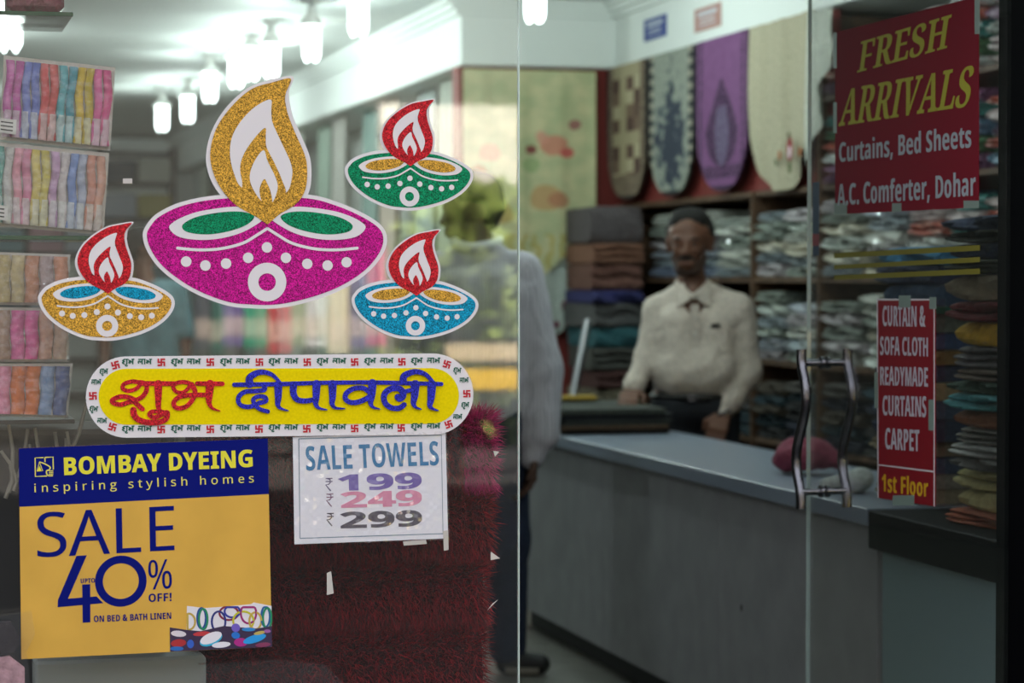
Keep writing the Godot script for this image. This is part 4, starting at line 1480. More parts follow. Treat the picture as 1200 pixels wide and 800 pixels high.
# ------------------------------------------------------------------------------------------------ posters on the pane
func flat_part(t: Node3D, called: String, pts: Array, z0: float, z1: float, m: Material) -> void:
	var st := start()
	prism(st, on_glass(pts, Vector2(t.position.x, t.position.y)), z0, z1)
	part(t, called, st.commit(), m)
func line_part(t: Node3D, called: String, pts: Array, w: float, z0: float, z1: float, m: Material, smooth := false, caps := false) -> void:
	var st := start()
	var p := on_glass(pts, Vector2(t.position.x, t.position.y))
	if smooth:
		p = cat(Array(p), false, 6)
	stroke(st, p, w * PX, w * PX, z0, z1, caps)
	part(t, called, st.commit(), m)
func build_posters() -> void:
	var P := func(a: float, b: float) -> Vector2: return Vector2(a, b)
	var sans := font("Droid Sans", 400)
	var bold := font("Droid Sans", 700)
	var heavy := font("Droid Sans", 700, 0.5)
	# ---- the blue and yellow sale poster
	var c := g2(168, 642)
	var t := thing("sale_poster", "blue and mustard cardboard sale poster announcing forty percent off", "poster", V(c.x, c.y, GZ))
	var card := mat(rgb(222, 174, 78), 0.6)
	card.metallic_specular = 0.25
	card.albedo_texture = noise_tex(0.01, 0.93, 1.0)
	card.uv1_scale = V(2, 2, 1)
	flat_part(t, "card", [P.call(22, 525), P.call(313.5, 513.5), P.call(318.5, 757.5), P.call(25, 772)], 0.0002, 0.0020, card)
	var navy := mat(rgb(8, 20, 112), 0.6)
	navy.metallic_specular = 0.2
	flat_part(t, "blue_header", [P.call(22, 525), P.call(313.5, 513.5), P.call(314.8, 578.5), P.call(22.5, 593.5)], 0.0020, 0.0023, navy)
	var yel := mat(rgb(226, 216, 50), 0.6)
	var pale := mat(rgb(226, 214, 96), 0.6)
	glass_text(t, "BOMBAY DYEING", heavy, P.call(74.5, 535.5), P.call(295.5, 526.3), P.call(75.2, 556.5), yel, 0.0023)
	glass_text(t, "i n s p i r i n g   s t y l i s h   h o m e s", sans, P.call(40, 566), P.call(297, 554.5), P.call(40.5, 580), pale, 0.0023)
	# emblem: a broken square with a hand holding scales
	for l in [[[51, 535.8], [41, 536.2], [41.4, 558], [55, 557.4]], [[52.5, 535.7], [62, 535.2], [62.4, 549.5]], [[52.5, 535.7], [52.7, 541]]]:
		var pts := []
		for p in l:
			pts.append(P.call(p[0], p[1]))
		line_part(t, "emblem_line", pts, 1.3, 0.0023, 0.0027, pale)
	line_part(t, "emblem_line", [P.call(46, 541), P.call(52, 543), P.call(58.5, 547), P.call(57.5, 550), P.call(54.5, 551.5), P.call(54.8, 555), P.call(57, 557), P.call(62, 557)], 1.4, 0.0023, 0.0027, pale, true)
	for k in 3:
		line_part(t, "emblem_line", [P.call(57, 551.5 + k * 1.9), P.call(62.4, 551.2 + k * 1.9)], 1.0, 0.0023, 0.0027, pale)
	flat_part(t, "emblem_pan", [P.call(46.2, 545.5), P.call(48.8, 551.8), P.call(43.6, 552)], 0.0023, 0.0027, yel)
	line_part(t, "emblem_line", [P.call(46, 541), P.call(43.4, 551.8), P.call(50, 551.4), P.call(46, 541)], 0.8, 0.0023, 0.0027, pale)
	# SALE 40%
	glass_text(t, "SALE", sans, P.call(42.8, 600.2), P.call(203.5, 592), P.call(43.8, 653), navy, 0.0020)
	var st := start()
	ring(st, g2(141.5, 680.5) - c, 20.7 * PX, 29.7 * PX, 0.0020, 0.0024, 48)
	part(t, "big_numeral", st.commit(), navy)
	flat_part(t, "big_numeral", [P.call(89.5, 651), P.call(101.6, 650.2), P.call(79.5, 701), P.call(113, 698.4), P.call(121, 706.3), P.call(67.4, 711), P.call(67.8, 702.5)], 0.0020, 0.0024, navy)
	flat_part(t, "big_numeral", [P.call(96.2, 684.5), P.call(105.6, 684), P.call(105.8, 728.6), P.call(96.8, 729.2)], 0.0020, 0.0025, navy)
	glass_text(t, "UPTO", bold, P.call(94.4, 677.6), P.call(111, 676.8), P.call(94.6, 683), navy, 0.0020)
	glass_text(t, "%", sans, P.call(173.4, 656), P.call(200.8, 654.6), P.call(174, 690.6), navy, 0.0020)
	glass_text(t, "OFF!", bold, P.call(174, 695.4), P.call(200.8, 694), P.call(174.2, 705.4), navy, 0.0020)
	glass_text(t, "ON BED & BATH LINEN", bold, P.call(109.8, 721), P.call(200.4, 717), P.call(110, 728.6), navy, 0.0020)
	# printed picture of patterned pillows
	var paper := mat(rgb(222, 218, 226), 0.5)
	flat_part(t, "printed_pillow", [P.call(219, 709.5), P.call(240, 712), P.call(262, 710.5), P.call(294, 707.5), P.call(297, 705.5), P.call(318, 709.5), P.call(318.2, 740), P.call(218, 742)], 0.0020, 0.0023, paper)
	flat_part(t, "printed_pillow", [P.call(198.8, 734.6), P.call(219, 737.6), P.call(235, 739), P.call(262, 733), P.call(300, 736), P.call(318.2, 733), P.call(318.5, 757.4), P.call(199.2, 763)], 0.0023, 0.0029, mat(rgb(52, 36, 70), 0.5))
	var ringd := [[221, 728, 7.5, 9.5, rgb(190, 160, 70)], [236, 724, 5, 12, rgb(20, 70, 140)], [238, 725, 5, 12, rgb(20, 130, 90)], [256, 728, 8, 12, rgb(30, 44, 120)], [268, 718, 11, 8, rgb(130, 30, 60)], [272, 716, 9, 7, rgb(40, 50, 150)], [285, 727, 12, 11, rgb(190, 186, 40)], [291, 718, 9, 12, rgb(150, 30, 110)], [299, 727, 7, 10, rgb(190, 160, 70)], [311, 722, 5, 12, rgb(20, 90, 150)], [313, 724, 5, 12, rgb(20, 130, 90)]]
	var zr := 0.0024
	for r in ringd:
		var pts := []
		for k in 25:
			var a := TAU * k / 24
			pts.append(P.call(clampf(r[0] + cos(a) * r[2], 219.6, 317.6), clampf(r[1] + sin(a) * r[3], 711, 740)))
		line_part(t, "printed_ring", pts, 2.4, 0.0023, zr, mat(r[4], 0.5))
		zr += 0.00003
	var zs := 0.003
	for r in [[209, 742, 9, 3.6, rgb(214, 206, 214), 0.1], [209, 753, 9, 4.5, rgb(170, 40, 50), -0.1], [207, 759.5, 8, 2.6, rgb(30, 100, 180), 0], [223, 754, 4, 5, rgb(40, 90, 190), 0], [236, 742, 10, 2.6, rgb(190, 50, 60), -0.1], [247, 748.5, 14, 7, rgb(40, 170, 210), -0.4], [247, 747, 13.5, 6, rgb(226, 222, 232), -0.4], [259, 755, 11, 3.4, rgb(226, 222, 232), -0.1], [276, 735, 5, 5, rgb(110, 90, 190), 0], [276, 744, 5, 4, rgb(20, 110, 200), 0.2], [282, 752, 8, 5, rgb(170, 30, 130), 0], [291, 737, 8, 2.2, rgb(40, 130, 200), 0], [298, 748, 14, 4.5, rgb(30, 150, 220), -0.3], [304, 741, 7, 2, rgb(190, 170, 90), -0.2], [308, 755, 9, 2.6, rgb(130, 50, 90), -0.1], [313, 739, 4, 2, rgb(150, 90, 160), 0]]:
		st = start()
		prism(st, on_glass(ellipse(Vector2(r[0], r[1]), r[2], r[3], 20, r[5]), c), 0.0026, zs)
		zs += 0.00005
		part(t, "printed_shape", st.commit(), mat(r[4], 0.5))
	# ---- the towel price sheet in its sleeve
	c = g2(434, 572)
	t = thing("price_sheet", "white towel price sheet in a crinkled plastic sleeve", "sign", V(c.x, c.y, GZ))
	flat_part(t, "paper", [P.call(343, 512), P.call(522, 506.5), P.call(525, 630.5), P.call(345, 637.5)], 0.0002, 0.0010, mat(rgb(222, 220, 228), 0.7))
	var teal := mat(rgb(110, 130, 146), 0.6)
	line_part(t, "border", [P.call(350, 514), P.call(517, 509.5), P.call(519, 625), P.call(351.5, 630.5), P.call(350, 514)], 1.4, 0.0010, 0.0012, teal)
	glass_text(t, "SALE TOWELS", bold, P.call(357.5, 522.5), P.call(513, 516.5), P.call(359, 551.5), mat(rgb(30, 112, 160), 0.6), 0.0010)
	var inks := [[rgb(104, 84, 160), "199", 395.5, 555.5, 493.5, 553, 575], [rgb(206, 128, 158), "249", 398.5, 576, 493.8, 573.5, 595], [rgb(70, 62, 76), "299", 398, 599.5, 494, 597, 619]]
	for k in inks:
		glass_text(t, k[1], heavy, P.call(k[2], k[3]), P.call(k[4], k[5]), P.call(k[2] + 0.6, k[6]), mat(k[0], 0.6), 0.0010)
	for k in [[381.5, 560.5, rgb(84, 70, 110)], [382.5, 578.8, rgb(110, 70, 96)], [383, 601.5, rgb(70, 62, 76)]]:
		var x: float = k[0]
		var y: float = k[1]
		var m := mat(k[2], 0.6)
		line_part(t, "rupee_stroke", [P.call(x, y), P.call(x + 8, y - 0.3)], 1.3, 0.0010, 0.0013, m)
		line_part(t, "rupee_stroke", [P.call(x, y + 3.6), P.call(x + 8, y + 3.3)], 1.3, 0.0010, 0.0013, m)
		line_part(t, "rupee_stroke", [P.call(x + 2, y), P.call(x + 5.2, y + 1.2), P.call(x + 5.4, y + 4.6), P.call(x + 3.4, y + 6.8), P.call(x, y + 7.2), P.call(x + 3, y + 11), P.call(x + 6, y + 14.5)], 1.4, 0.0010, 0.0013, m)
	var sl := start()
	var nu := 40
	var nv := 28
	var n := FastNoiseLite.new()
	n.seed = 9
	n.frequency = 0.09
	n.fractal_type = FastNoiseLite.FRACTAL_RIDGED
	n.fractal_octaves = 3
	var grid := []
	for i in nu + 1:
		var col := []
		for j in nv + 1:
			var u := float(i) / nu
			var v := float(j) / nv
			var px := lerpf(lerpf(342, 523, u), lerpf(344, 526, u), v)
			var py := lerpf(lerpf(510, 505, u), lerpf(638, 632, u), v)
			var q := g2(px, py) - c
			col.append(V(q.x, q.y, 0.0044 + 0.0024 * n.get_noise_2d(px, py)))
		grid.append(col)
	for i in nu:
		for j in nv:
			var q0: Vector3 = grid[i][j]
			var q1: Vector3 = grid[i + 1][j]
			var q2: Vector3 = grid[i + 1][j + 1]
			var q3: Vector3 = grid[i][j + 1]
			var nn := (q1 - q0).cross(q3 - q0).normalized()
			nn = nn if nn.z > 0 else -nn
			quad(sl, q0, q1, q2, q3, nn)
	part(t, "plastic_sleeve", sl.commit(), clear(0.05, Color(0.95, 0.95, 0.97), 0.06))
	for q in [[472, 634, 499, 632, 500, 637, 473, 639], [519, 622, 525, 621, 525.5, 644, 520, 645]]:
		var pts := []
		for k in range(0, q.size(), 2):
			pts.append(P.call(float(q[k]), float(q[k + 1])))
		flat_part(t, "tape", pts, 0.0012, 0.0016, mat(rgb(190, 184, 180), 0.3))

# ------------------------------------------------------------------------------------------------ the open glass door
func door_quad(t: Node3D, called: String, a: Vector3, b: Vector3, c: Vector3, d: Vector3, deep: float, m: Material) -> void:
	var n := door_normal()
	var st := start()
	var o := t.position
	quad(st, a - o + n * deep, b - o + n * deep, c - o + n * deep, d - o + n * deep, n)
	quad(st, a - o, b - o, c - o, d - o, -n)
	var p := [a - o, b - o, c - o, d - o]
	var mid: Vector3 = (p[0] + p[1] + p[2] + p[3]) / 4.0
	for i in 4:
		var e: Vector3 = p[(i + 1) % 4]
		var q: Vector3 = p[i]
		var out := (q + e) / 2.0 - mid
		quad(st, q, e, e + n * deep, q + n * deep, (out - n * out.dot(n)).normalized())
	part(t, called, st.commit(), m)
func build_door() -> void:
	var along := (LATCH - HINGE).normalized()
	var n := door_normal()
	var len := (LATCH - HINGE).length()
	var d := Node3D.new()
	d.name = "door_1"
	d.set_meta("kind", "structure")
	d.set_meta("label", "frameless glass shop door standing open")
	d.position = HINGE
	add_child(d)
	# built in world axes from the hinge: x' = along, z' = n
	var b := Basis(along, Vector3.UP, along.cross(Vector3.UP))
	var o := part(d, "pane", chamfer_box(V(len - 0.002, 2.26, 0.0098), 0.0001), clear(0.07, Color(0.1, 0.14, 0.14)))
	o.transform = Transform3D(b, along * (len / 2 - 0.001) + V(0, 1.15, 0))
	o = part(d, "polished_edge", box_mesh(V(0.003, 2.26, 0.0102)), mat(rgb(170, 190, 186), 0.25))
	o.transform = Transform3D(b, along * len + V(0, 1.15, 0))
	for y in [0.05, 2.25]:
		o = part(d, "patch_fitting", box_mesh(V(0.16, 0.06, 0.03)), M.steel)
		o.transform = Transform3D(b, along * 0.09 + V(0, y, 0))
	# pull handles on both faces, bowed bars joined through the glass
	var face := HINGE + n * 0.005
	var mid := at_door(966, 500)
	for s in [-1.0, 1.0]:
		var pts := []
		var off: Vector3 = n * 0.062 * float(s)
		for k in 17:
			var v := k / 16.0
			var y := at_door(966, lerpf(409, 595, v)).y
			var bow: float = sin((v - 0.1) / 0.8 * PI * 2.0) if v > 0.1 and v < 0.9 else 0.0
			pts.append(V(mid.x, y, mid.z) + off + along * bow * -0.028)
		var st := start()
		add_tube(st, pts, 0.0125, 14)
		var h := part(d, "handle", st.commit(), M.steel, -HINGE)
		for v in [0.085, 0.895]:
			st = start()
			var y := at_door(966, lerpf(409, 595, v)).y
			add_tube(st, [V(mid.x, y, mid.z) + off, V(mid.x, y, mid.z) + n * 0.004 * s], 0.009, 10)
			add_tube(st, [V(mid.x, y, mid.z) + n * 0.012 * s, V(mid.x, y, mid.z) + n * 0.0049 * s], 0.015, 12)
			part(h, "standoff", st.commit(), M.steel)
	# ---- the big arrivals sign
	var D := func(x: float, y: float, lift := 0.0055) -> Vector3: return at_door(x, y) + n * lift
	var serif := font("Droid Serif", 700)
	var bold := font("Droid Sans", 700)
	var redm := mat(rgb(118, 16, 36), 0.6)
	redm.metallic_specular = 0.25
	var ol := mat(rgb(164, 162, 36), 0.6)
	var gr := mat(rgb(158, 170, 178), 0.6)
	var c: Vector3 = D.call(1066, 125)
	var t := thing("arrivals_sign", "large maroon arrivals sign with yellow serif lettering on the glass door", "sign", c)
	door_quad(t, "board", D.call(982, 38), D.call(1150, -4), D.call(1150, 243), D.call(982, 251), 0.002, redm)
	lettering(t, "FRESH", serif, D.call(1013, 49, 0.0076), D.call(1119, 17, 0.0076), D.call(1008, 86, 0.0076), n, ol)
	lettering(t, "ARRIVALS", serif, D.call(993, 105, 0.0076), D.call(1147, 76, 0.0076), D.call(986, 149, 0.0076), n, ol)
	lettering(t, "Curtains, Bed Sheets", bold, D.call(987, 166, 0.0076), D.call(1142, 145, 0.0076), D.call(987, 194, 0.0076), n, gr)
	lettering(t, "A.C. Comferter, Dohar", bold, D.call(985, 215, 0.0076), D.call(1147, 200, 0.0076), D.call(985, 245, 0.0076), n, gr)
	var tape := mat(rgb(120, 138, 130), 0.4)
	for q in [[980, 38, 984, 80], [980, 120, 984, 156], [981, 238, 996, 251], [1049, 238, 1060, 248], [1146, -2, 1152, 40], [1133, 235, 1151, 244]]:
		door_quad(t, "tape", D.call(q[0], q[1], 0.0076), D.call(q[2], q[1], 0.0076), D.call(q[2], q[3], 0.0076), D.call(q[0], q[3], 0.0076), 0.0004, tape)
	# ---- the curtain sign
	c = D.call(1065, 470)
	t = thing("curtain_sign", "narrow maroon curtain and carpet sign with white lettering on the glass door", "sign", c)
	door_quad(t, "board", D.call(1031, 350), D.call(1099, 350), D.call(1099, 593), D.call(1032, 583), 0.002, mat(rgb(128, 8, 28), 0.4))
	for q in [[1031, 350, 1099, 350, 1099, 352, 1031, 352], [1032, 543.5, 1099, 551.5, 1099, 553.5, 1032, 545], [1031, 350, 1032.2, 350, 1033, 583, 1032, 583], [1097.8, 350, 1099, 350, 1099, 593, 1097.8, 593]]:
		door_quad(t, "white_line", D.call(q[0], q[1], 0.0076), D.call(q[2], q[3], 0.0076), D.call(q[4], q[5], 0.0076), D.call(q[6], q[7], 0.0076), 0.0004, mat(rgb(200, 196, 200), 0.6))
	var wm := mat(rgb(176, 176, 186), 0.6)
	var rows := [["CURTAIN &", 1038, 358, 1088, 358, 382], ["SOFA CLOTH", 1035, 394, 1091, 395, 416], ["READYMADE", 1035, 429, 1091, 430, 451], ["CURTAINS", 1038, 463, 1089, 464, 487], ["CARPET", 1041, 501, 1081, 503, 526]]
	var thin := font("Droid Sans", 700)
	for r in rows:
		lettering(t, r[0], thin, D.call(r[1], r[2], 0.0076), D.call(r[3], r[4], 0.0076), D.call(r[1], r[5], 0.0076), n, wm)
	lettering(t, "1st Floor", thin, D.call(1037, 554, 0.0076), D.call(1091, 560, 0.0076), D.call(1037, 576, 0.0076), n, mat(rgb(200, 158, 18), 0.6))
	for q in [[1057, 346, 1071, 360], [1093, 348, 1101, 362], [1028.5, 436, 1032.5, 478], [1092, 468, 1098, 504], [1050, 580, 1075, 592]]:
		door_quad(t, "tape", D.call(q[0], q[1], 0.008), D.call(q[2], q[1], 0.008), D.call(q[2], q[3], 0.008), D.call(q[0], q[3], 0.008), 0.0004, tape)
	# ---- three olive stripes and a small strip label
	var stripe := mat(rgb(112, 106, 18), 0.6)
	var k := 0
	for q in [[296.5, 302.5, 287, 293.5], [310.5, 315.5, 301, 307], [322.5, 328, 314.5, 321]]:
		t = thing("glass_stripe", "olive adhesive stripe across the glass door, %s of three" % ["topmost", "middle one", "lowest"][k], "stripe", D.call(1066, (q[0] + q[1]) / 2.0, 0.0055), "olive stripes on the glass door")
		door_quad(t, "strip", D.call(980, q[0]), D.call(1151, q[2]), D.call(1151, q[3]), D.call(980, q[1]), 0.0005, stripe)
		k += 1
	t = thing("strip_label", "narrow dark blue vertical label near the edge of the glass door", "label", D.call(959, 257))
	door_quad(t, "strip", D.call(955, 214), D.call(962.5, 213), D.call(962, 299), D.call(955, 300), 0.0006, mat(rgb(40, 60, 84), 0.5))
	door_quad(t, "red_band", D.call(955, 274, 0.0062), D.call(962.5, 274, 0.0062), D.call(962, 288, 0.0062), D.call(955, 288, 0.0062), 0.0004, mat(rgb(130, 50, 60), 0.5))

# ------------------------------------------------------------------------------------------------ goods just behind the pane
func build_window_display() -> void:
	var Z := -4.72
	var filmm := film(0.03, 6.0, 0.6)
	# glass display stand with three shelves
	var sh := thing("glass_shelves", "small glass display shelves behind the window with green edges", "shelves", V(0.0, 0.0, -4.86))
	var gl := clear(0.12, Color(0.1, 0.2, 0.16))
	var edge := mat(rgb(10, 70, 48), 0.15)
	var ys := [at_z(50, 276, Z).y, at_z(50, 13, Z).y, at_z(50, 492, Z).y]
	var ends := [at_z(112, 275, Z).x, at_z(86, 13, Z).x, at_z(88, 490, Z).x]
	for k in 3:
		var w: float = ends[k] + 0.5
		part(sh, "shelf", chamfer_box(V(w, 0.008, 0.3), 0.001), gl if k < 2 else M.black, V(-0.5 + w / 2, ys[k] - 0.004, -0.02))
		part(sh, "shelf_edge", chamfer_box(V(w, 0.0082, 0.003), 0.001), edge if k < 2 else M.black, V(-0.5 + w / 2, ys[k] - 0.004, 0.1315))
	part(sh, "back_post", chamfer_box(V(0.03, 2.2, 0.03), 0.003), M.steel, V(-0.3, 1.1, -0.19))
	part(sh, "back_post", chamfer_box(V(0.03, 2.2, 0.03), 0.003), M.steel, V(-0.05, 1.1, -0.19))
	# packs: [corner pixels tl, tr, br, bl, stripe colours, label]
	var pk := func(tl: Vector2, tr: Vector2, br: Vector2, bl: Vector2, cols: Array, label: String, base_white: bool) -> void:
		var c := at_z((tl.x + br.x) / 2, (tl.y + br.y) / 2, Z)
		var t := thing("napkin_pack", label, "pack", c, "clear packs on the glass shelves")
		var at := func(u: float, v: float) -> Vector3:
			var p := tl.lerp(tr, u).lerp(bl.lerp(br, u), v)
			return at_z(p.x, p.y, Z) - c
		var nn := cols.size()
		for k in nn:
			var st := start()
			var u0 := 0.02 + 0.96 * k / nn
			var u1 := 0.02 + 0.96 * (k + 1) / nn
			# a rolled napkin: half-round front, slightly bent
			for j in 8:
				var v0 := 0.05 + 0.9 * j / 8
				var v1 := 0.05 + 0.9 * (j + 1) / 8
				var s0 := 0.012 * sin(j * 1.1 + k)
				var s1 := 0.012 * sin((j + 1) * 1.1 + k)
				for i in 8:
					var a0 := PI * i / 8
					var a1 := PI * (i + 1) / 8
					var um := (u0 + u1) / 2
					var ur := (u1 - u0) / 2 * 0.98
					var pts := []
					for q in [[a0, v0, s0], [a1, v0, s0], [a1, v1, s1], [a0, v1, s1]]:
						var p: Vector3 = at.call(um - cos(q[0]) * ur + q[2], q[1])
						pts.append([p + V(0, 0, sin(q[0]) * 0.011 - 0.016), V(-cos(q[0]), 0, sin(q[0]))])
					smooth_quad(st, pts[0], pts[1], pts[2], pts[3])
			part(t, "napkin", st.commit(), cloth(cols[k], 0.3))
			if base_white:
				st = start()
				for i in 6:
					var a0 := PI * i / 6
					var a1 := PI * (i + 1) / 6
					var um := (u0 + u1) / 2
					var ur := (u1 - u0) / 2 * 1.0
					var pts := []
					for q in [[a0, 0.64], [a1, 0.64], [a1, 0.96], [a0, 0.96]]:
						var p: Vector3 = at.call(um - cos(q[0]) * ur, q[1])
						pts.append([p + V(0, 0, sin(q[0]) * 0.0125 - 0.0158), V(-cos(q[0]), 0, sin(q[0]))])
					smooth_quad(st, pts[0], pts[1], pts[2], pts[3])
				part(t, "pale_hem", st.commit(), cloth(cols[k].lerp(rgb(200, 205, 200), 0.7), 0.3))
		# card at the back and the film in front
		var st := start()
		quad(st, at.call(0, 0) + V(0, 0, -0.017), at.call(1, 0) + V(0, 0, -0.017), at.call(1, 1) + V(0, 0, -0.017), at.call(0, 1) + V(0, 0, -0.017), Vector3.BACK)
		part(t, "card", st.commit(), mat(rgb(176, 172, 164), 0.7))
		st = start()
		var g := 18
		var n := FastNoiseLite.new()
		n.seed = int(tl.y)
		n.frequency = 2.4
		n.fractal_type = FastNoiseLite.FRACTAL_RIDGED
		var grid := []
		for i in g + 1:
			var col := []
			for j in g + 1:
				var e := minf(minf(i, g - i), minf(j, g - j))
				col.append(at.call(float(i) / g, float(j) / g) + V(0, 0, (0.0 if e == 0 else 0.008 + 0.011 * n.get_noise_2d(float(i) / g, float(j) / g))))
			grid.append(col)
		for i in g:
			for j in g:
				var q0: Vector3 = grid[i][j]
				var q1: Vector3 = grid[i + 1][j]
				var q3: Vector3 = grid[i][j + 1]
				var nn2 := (q1 - q0).cross(q3 - q0).normalized()
				quad(st, q0, q1, grid[i + 1][j + 1], q3, nn2 if nn2.z > 0 else -nn2)
		part(t, "clear_wrap", st.commit(), filmm)
		if base_white:
			st = start()
			quad(st, at.call(-0.01, 0.75) + V(0, 0, 0.002), at.call(0.14, 0.755) + V(0, 0, 0.002), at.call(0.14, 0.93) + V(0, 0, 0.002), at.call(-0.01, 0.92) + V(0, 0, 0.002), Vector3.BACK)
			var lb := part(t, "price_label", st.commit(), mat(rgb(190, 190, 186), 0.6))
			for k in 3:
				st = start()
				var v := 0.785 + k * 0.045
				quad(st, at.call(0.0, v) + V(0, 0, 0.0024), at.call(0.11, v + 0.004) + V(0, 0, 0.0024), at.call(0.11, v + 0.02) + V(0, 0, 0.0024), at.call(0.0, v + 0.016) + V(0, 0, 0.0024), Vector3.BACK)
				part(lb, "print_line", st.commit(), M.black)
	pk.call(Vector2(5, 64), Vector2(136, 78), Vector2(130, 176), Vector2(0, 163), [rgb(196, 96, 170), rgb(186, 84, 160), rgb(110, 126, 196), rgb(96, 116, 190), rgb(210, 80, 86), rgb(204, 84, 84), rgb(80, 170, 180), rgb(60, 150, 166), rgb(204, 176, 50), rgb(190, 170, 40), rgb(216, 96, 160), rgb(210, 80, 140)], "clear pack of bright napkins with plain colours, uppermost of five", true)
	pk.call(Vector2(-8, 165), Vector2(129, 179), Vector2(122, 275), Vector2(-10, 264), [rgb(90, 160, 150), rgb(190, 190, 186), rgb(214, 150, 166), rgb(206, 130, 160), rgb(206, 190, 100), rgb(196, 184, 90), rgb(186, 150, 186), rgb(196, 190, 190), rgb(110, 140, 196), rgb(160, 170, 190), rgb(200, 136, 116), rgb(206, 156, 136)], "clear pack of pastel striped napkins, second of five from above", true)
	pk.call(Vector2(-6, 295), Vector2(83, 298), Vector2(81, 358), Vector2(-6, 357), [rgb(176, 160, 110), rgb(186, 170, 126), rgb(190, 130, 100), rgb(170, 150, 150), rgb(206, 140, 110)], "clear pack with olive beige cloth and orange band, middle of five", false)
	pk.call(Vector2(-6, 360), Vector2(82, 361), Vector2(81, 424), Vector2(-6, 424), [rgb(160, 130, 110), rgb(216, 96, 160), rgb(220, 84, 156), rgb(196, 150, 130), rgb(190, 160, 140)], "clear pack of pink and tan cloths, fourth of five from above", false)
	pk.call(Vector2(-6, 426), Vector2(86, 426), Vector2(80, 490), Vector2(-6, 488), [rgb(216, 130, 160), rgb(206, 106, 50), rgb(214, 112, 52), rgb(120, 150, 190), rgb(60, 84, 140)], "clear pack of orange and blue rolled towels, lowest of five", false)
	# small pack on the upper glass shelf
	var up := at_z(40, 4, Z - 0.08)
	solid("maroon_pack", chamfer_box(V(0.11, 0.05, 0.1), 0.012), wrapped(rgb(110, 30, 60)), V(up.x, ys[1] + 0.026, up.z), "maroon wrapped pack on the upper glass shelf", "pack")
	# black bristly twigs under the packs
	for k in 16:
		var p := at_z(rng.randf_range(0, 84), rng.randf_range(545, 585), Z - 0.06)
		var q := p + V(rng.randf_range(-0.03, 0.045), rng.randf_range(0.05, 0.13), rng.randf_range(-0.03, 0.02))
		var st := start()
		add_tube(st, [p, p.lerp(q, 0.5) + V(0.006, 0, 0), q], [0.0042, 0.0042, 0.0035], 6)
		solid("cane_stick", st.commit(), mat(rgb(120, 116, 104), 0.5), Vector3.ZERO, "thin grey plastic stick poking up behind the sale poster", "stick", "sticks behind the sale poster")
	# a cloth-covered block behind the poster, dark
	solid("display_block", chamfer_box(V(0.5, 1.15, 0.3), 0.01), mat(rgb(22, 20, 23), 0.8), V(0.28, 0.575, -4.98), "black display block standing behind the sale poster", "block")
	# ---- shag rugs, folded and stacked up against the pane
	var fibre := start()
	for s in 3:
		var a := TAU * s / 3
		var b := TAU * (s + 1) / 3
		var p := V(cos(a), 0, sin(a)) * 0.0011
		var q := V(cos(b), 0, sin(b)) * 0.0011
		var nrm := (p + q).normalized()
		tri(fibre, p, q, V(0.004, 0.03, 0), nrm)
	var fm := fibre.commit()
	var rugs := [[490.0, 586.0, 745.0, "upper folded dark red shag rug with a pink end behind the price sheet", 575.0], [586.0, 668.0, 0, "", 0], [668.0, 745.0, 0, "", 0], [745.0, 850.0, 0, "", 0]]
	var bands := [[488.0, 582.0, 583.0, "uppermost folded shag rug, dark red with one pink end, behind price sheet"], [582.0, 664.0, 578.0, "folded dark red shag rug just below the price sheet"], [664.0, 742.0, 572.0, "folded dark red shag rug level with the poster's pillow picture"], [742.0, 860.0, 571.0, "lowest folded dark red shag rug in the window"]]
	for r in bands:
		var x0: float = at_z(236, 600, Z).x
		var x1: float = at_z(r[2], 600, Z).x
		var y1: float = at_z(400, r[0], Z).y
		var y0: float = at_z(400, r[1], Z).y
		var h := y1 - y0
		var t := thing("shag_rug", r[3], "rug", V((x0 + x1) / 2, y0, Z - 0.14), "shag rugs folded behind the window")
		var w := x1 - x0
		var st := start()
		# rounded fold cross-section, run along x
		var prof := []
		for k in 13:
			var a := -PI / 2 + PI * k / 12
			prof.append([V(0, h / 2 + sin(a) * h / 2 * 0.97, 0.06 + cos(a) * 0.04), V(0, sin(a), cos(a))])
		prof.append([V(0, h * 0.985, -0.12), V(0, 0, -1)])
		prof.append([V(0, h * 0.015, -0.12), V(0, -1, 0)])
		for k in prof.size():
			var p = prof[k]
			var q = prof[(k + 1) % prof.size()]
			smooth_quad(st, [p[0] + V(-w / 2, 0, 0), p[1]], [p[0] + V(w / 2, 0, 0), p[1]], [q[0] + V(w / 2, 0, 0), q[1]], [q[0] + V(-w / 2, 0, 0), q[1]])
		for s in [-1.0, 1.0]:
			for k in range(1, prof.size() - 1):
				tri(st, prof[0][0] + V(s * w / 2, 0, 0), prof[k][0] + V(s * w / 2, 0, 0), prof[k + 1][0] + V(s * w / 2, 0, 0), V(s, 0, 0))
		part(t, "backing", st.commit(), mat(rgb(52, 10, 18), 0.9))
		var mm := MultiMesh.new()
		mm.transform_format = MultiMesh.TRANSFORM_3D
		mm.use_colors = true
		mm.mesh = fm
		mm.instance_count = 15000
		for i in mm.instance_count:
			var a := rng.randf_range(-PI / 2, PI / 2)
			var x := rng.randf_range(-w / 2, w / 2 + 0.006)
			var base := V(x, h / 2 + sin(a) * h / 2 * 0.95, 0.058 + cos(a) * 0.038)
			var out := V(rng.randfn() * 0.35 + (0.7 if x > w / 2 - 0.01 else 0.0), sin(a) * 0.9 - 0.45 + rng.randfn() * 0.3, cos(a) * 0.8 + 0.1).normalized()
			var side := out.cross(V(rng.randf() - 0.5, rng.randf() - 0.5, rng.randf() - 0.5)).normalized()
			var bs := Basis(side, out, side.cross(out)) * rng.randf_range(0.7, 1.25)
			mm.set_instance_transform(i, Transform3D(bs, base))
			var v := rng.randf_range(0.3, 1.5)
			var col := Color(0.21 * v * v, 0.006 * v, 0.014 * v)
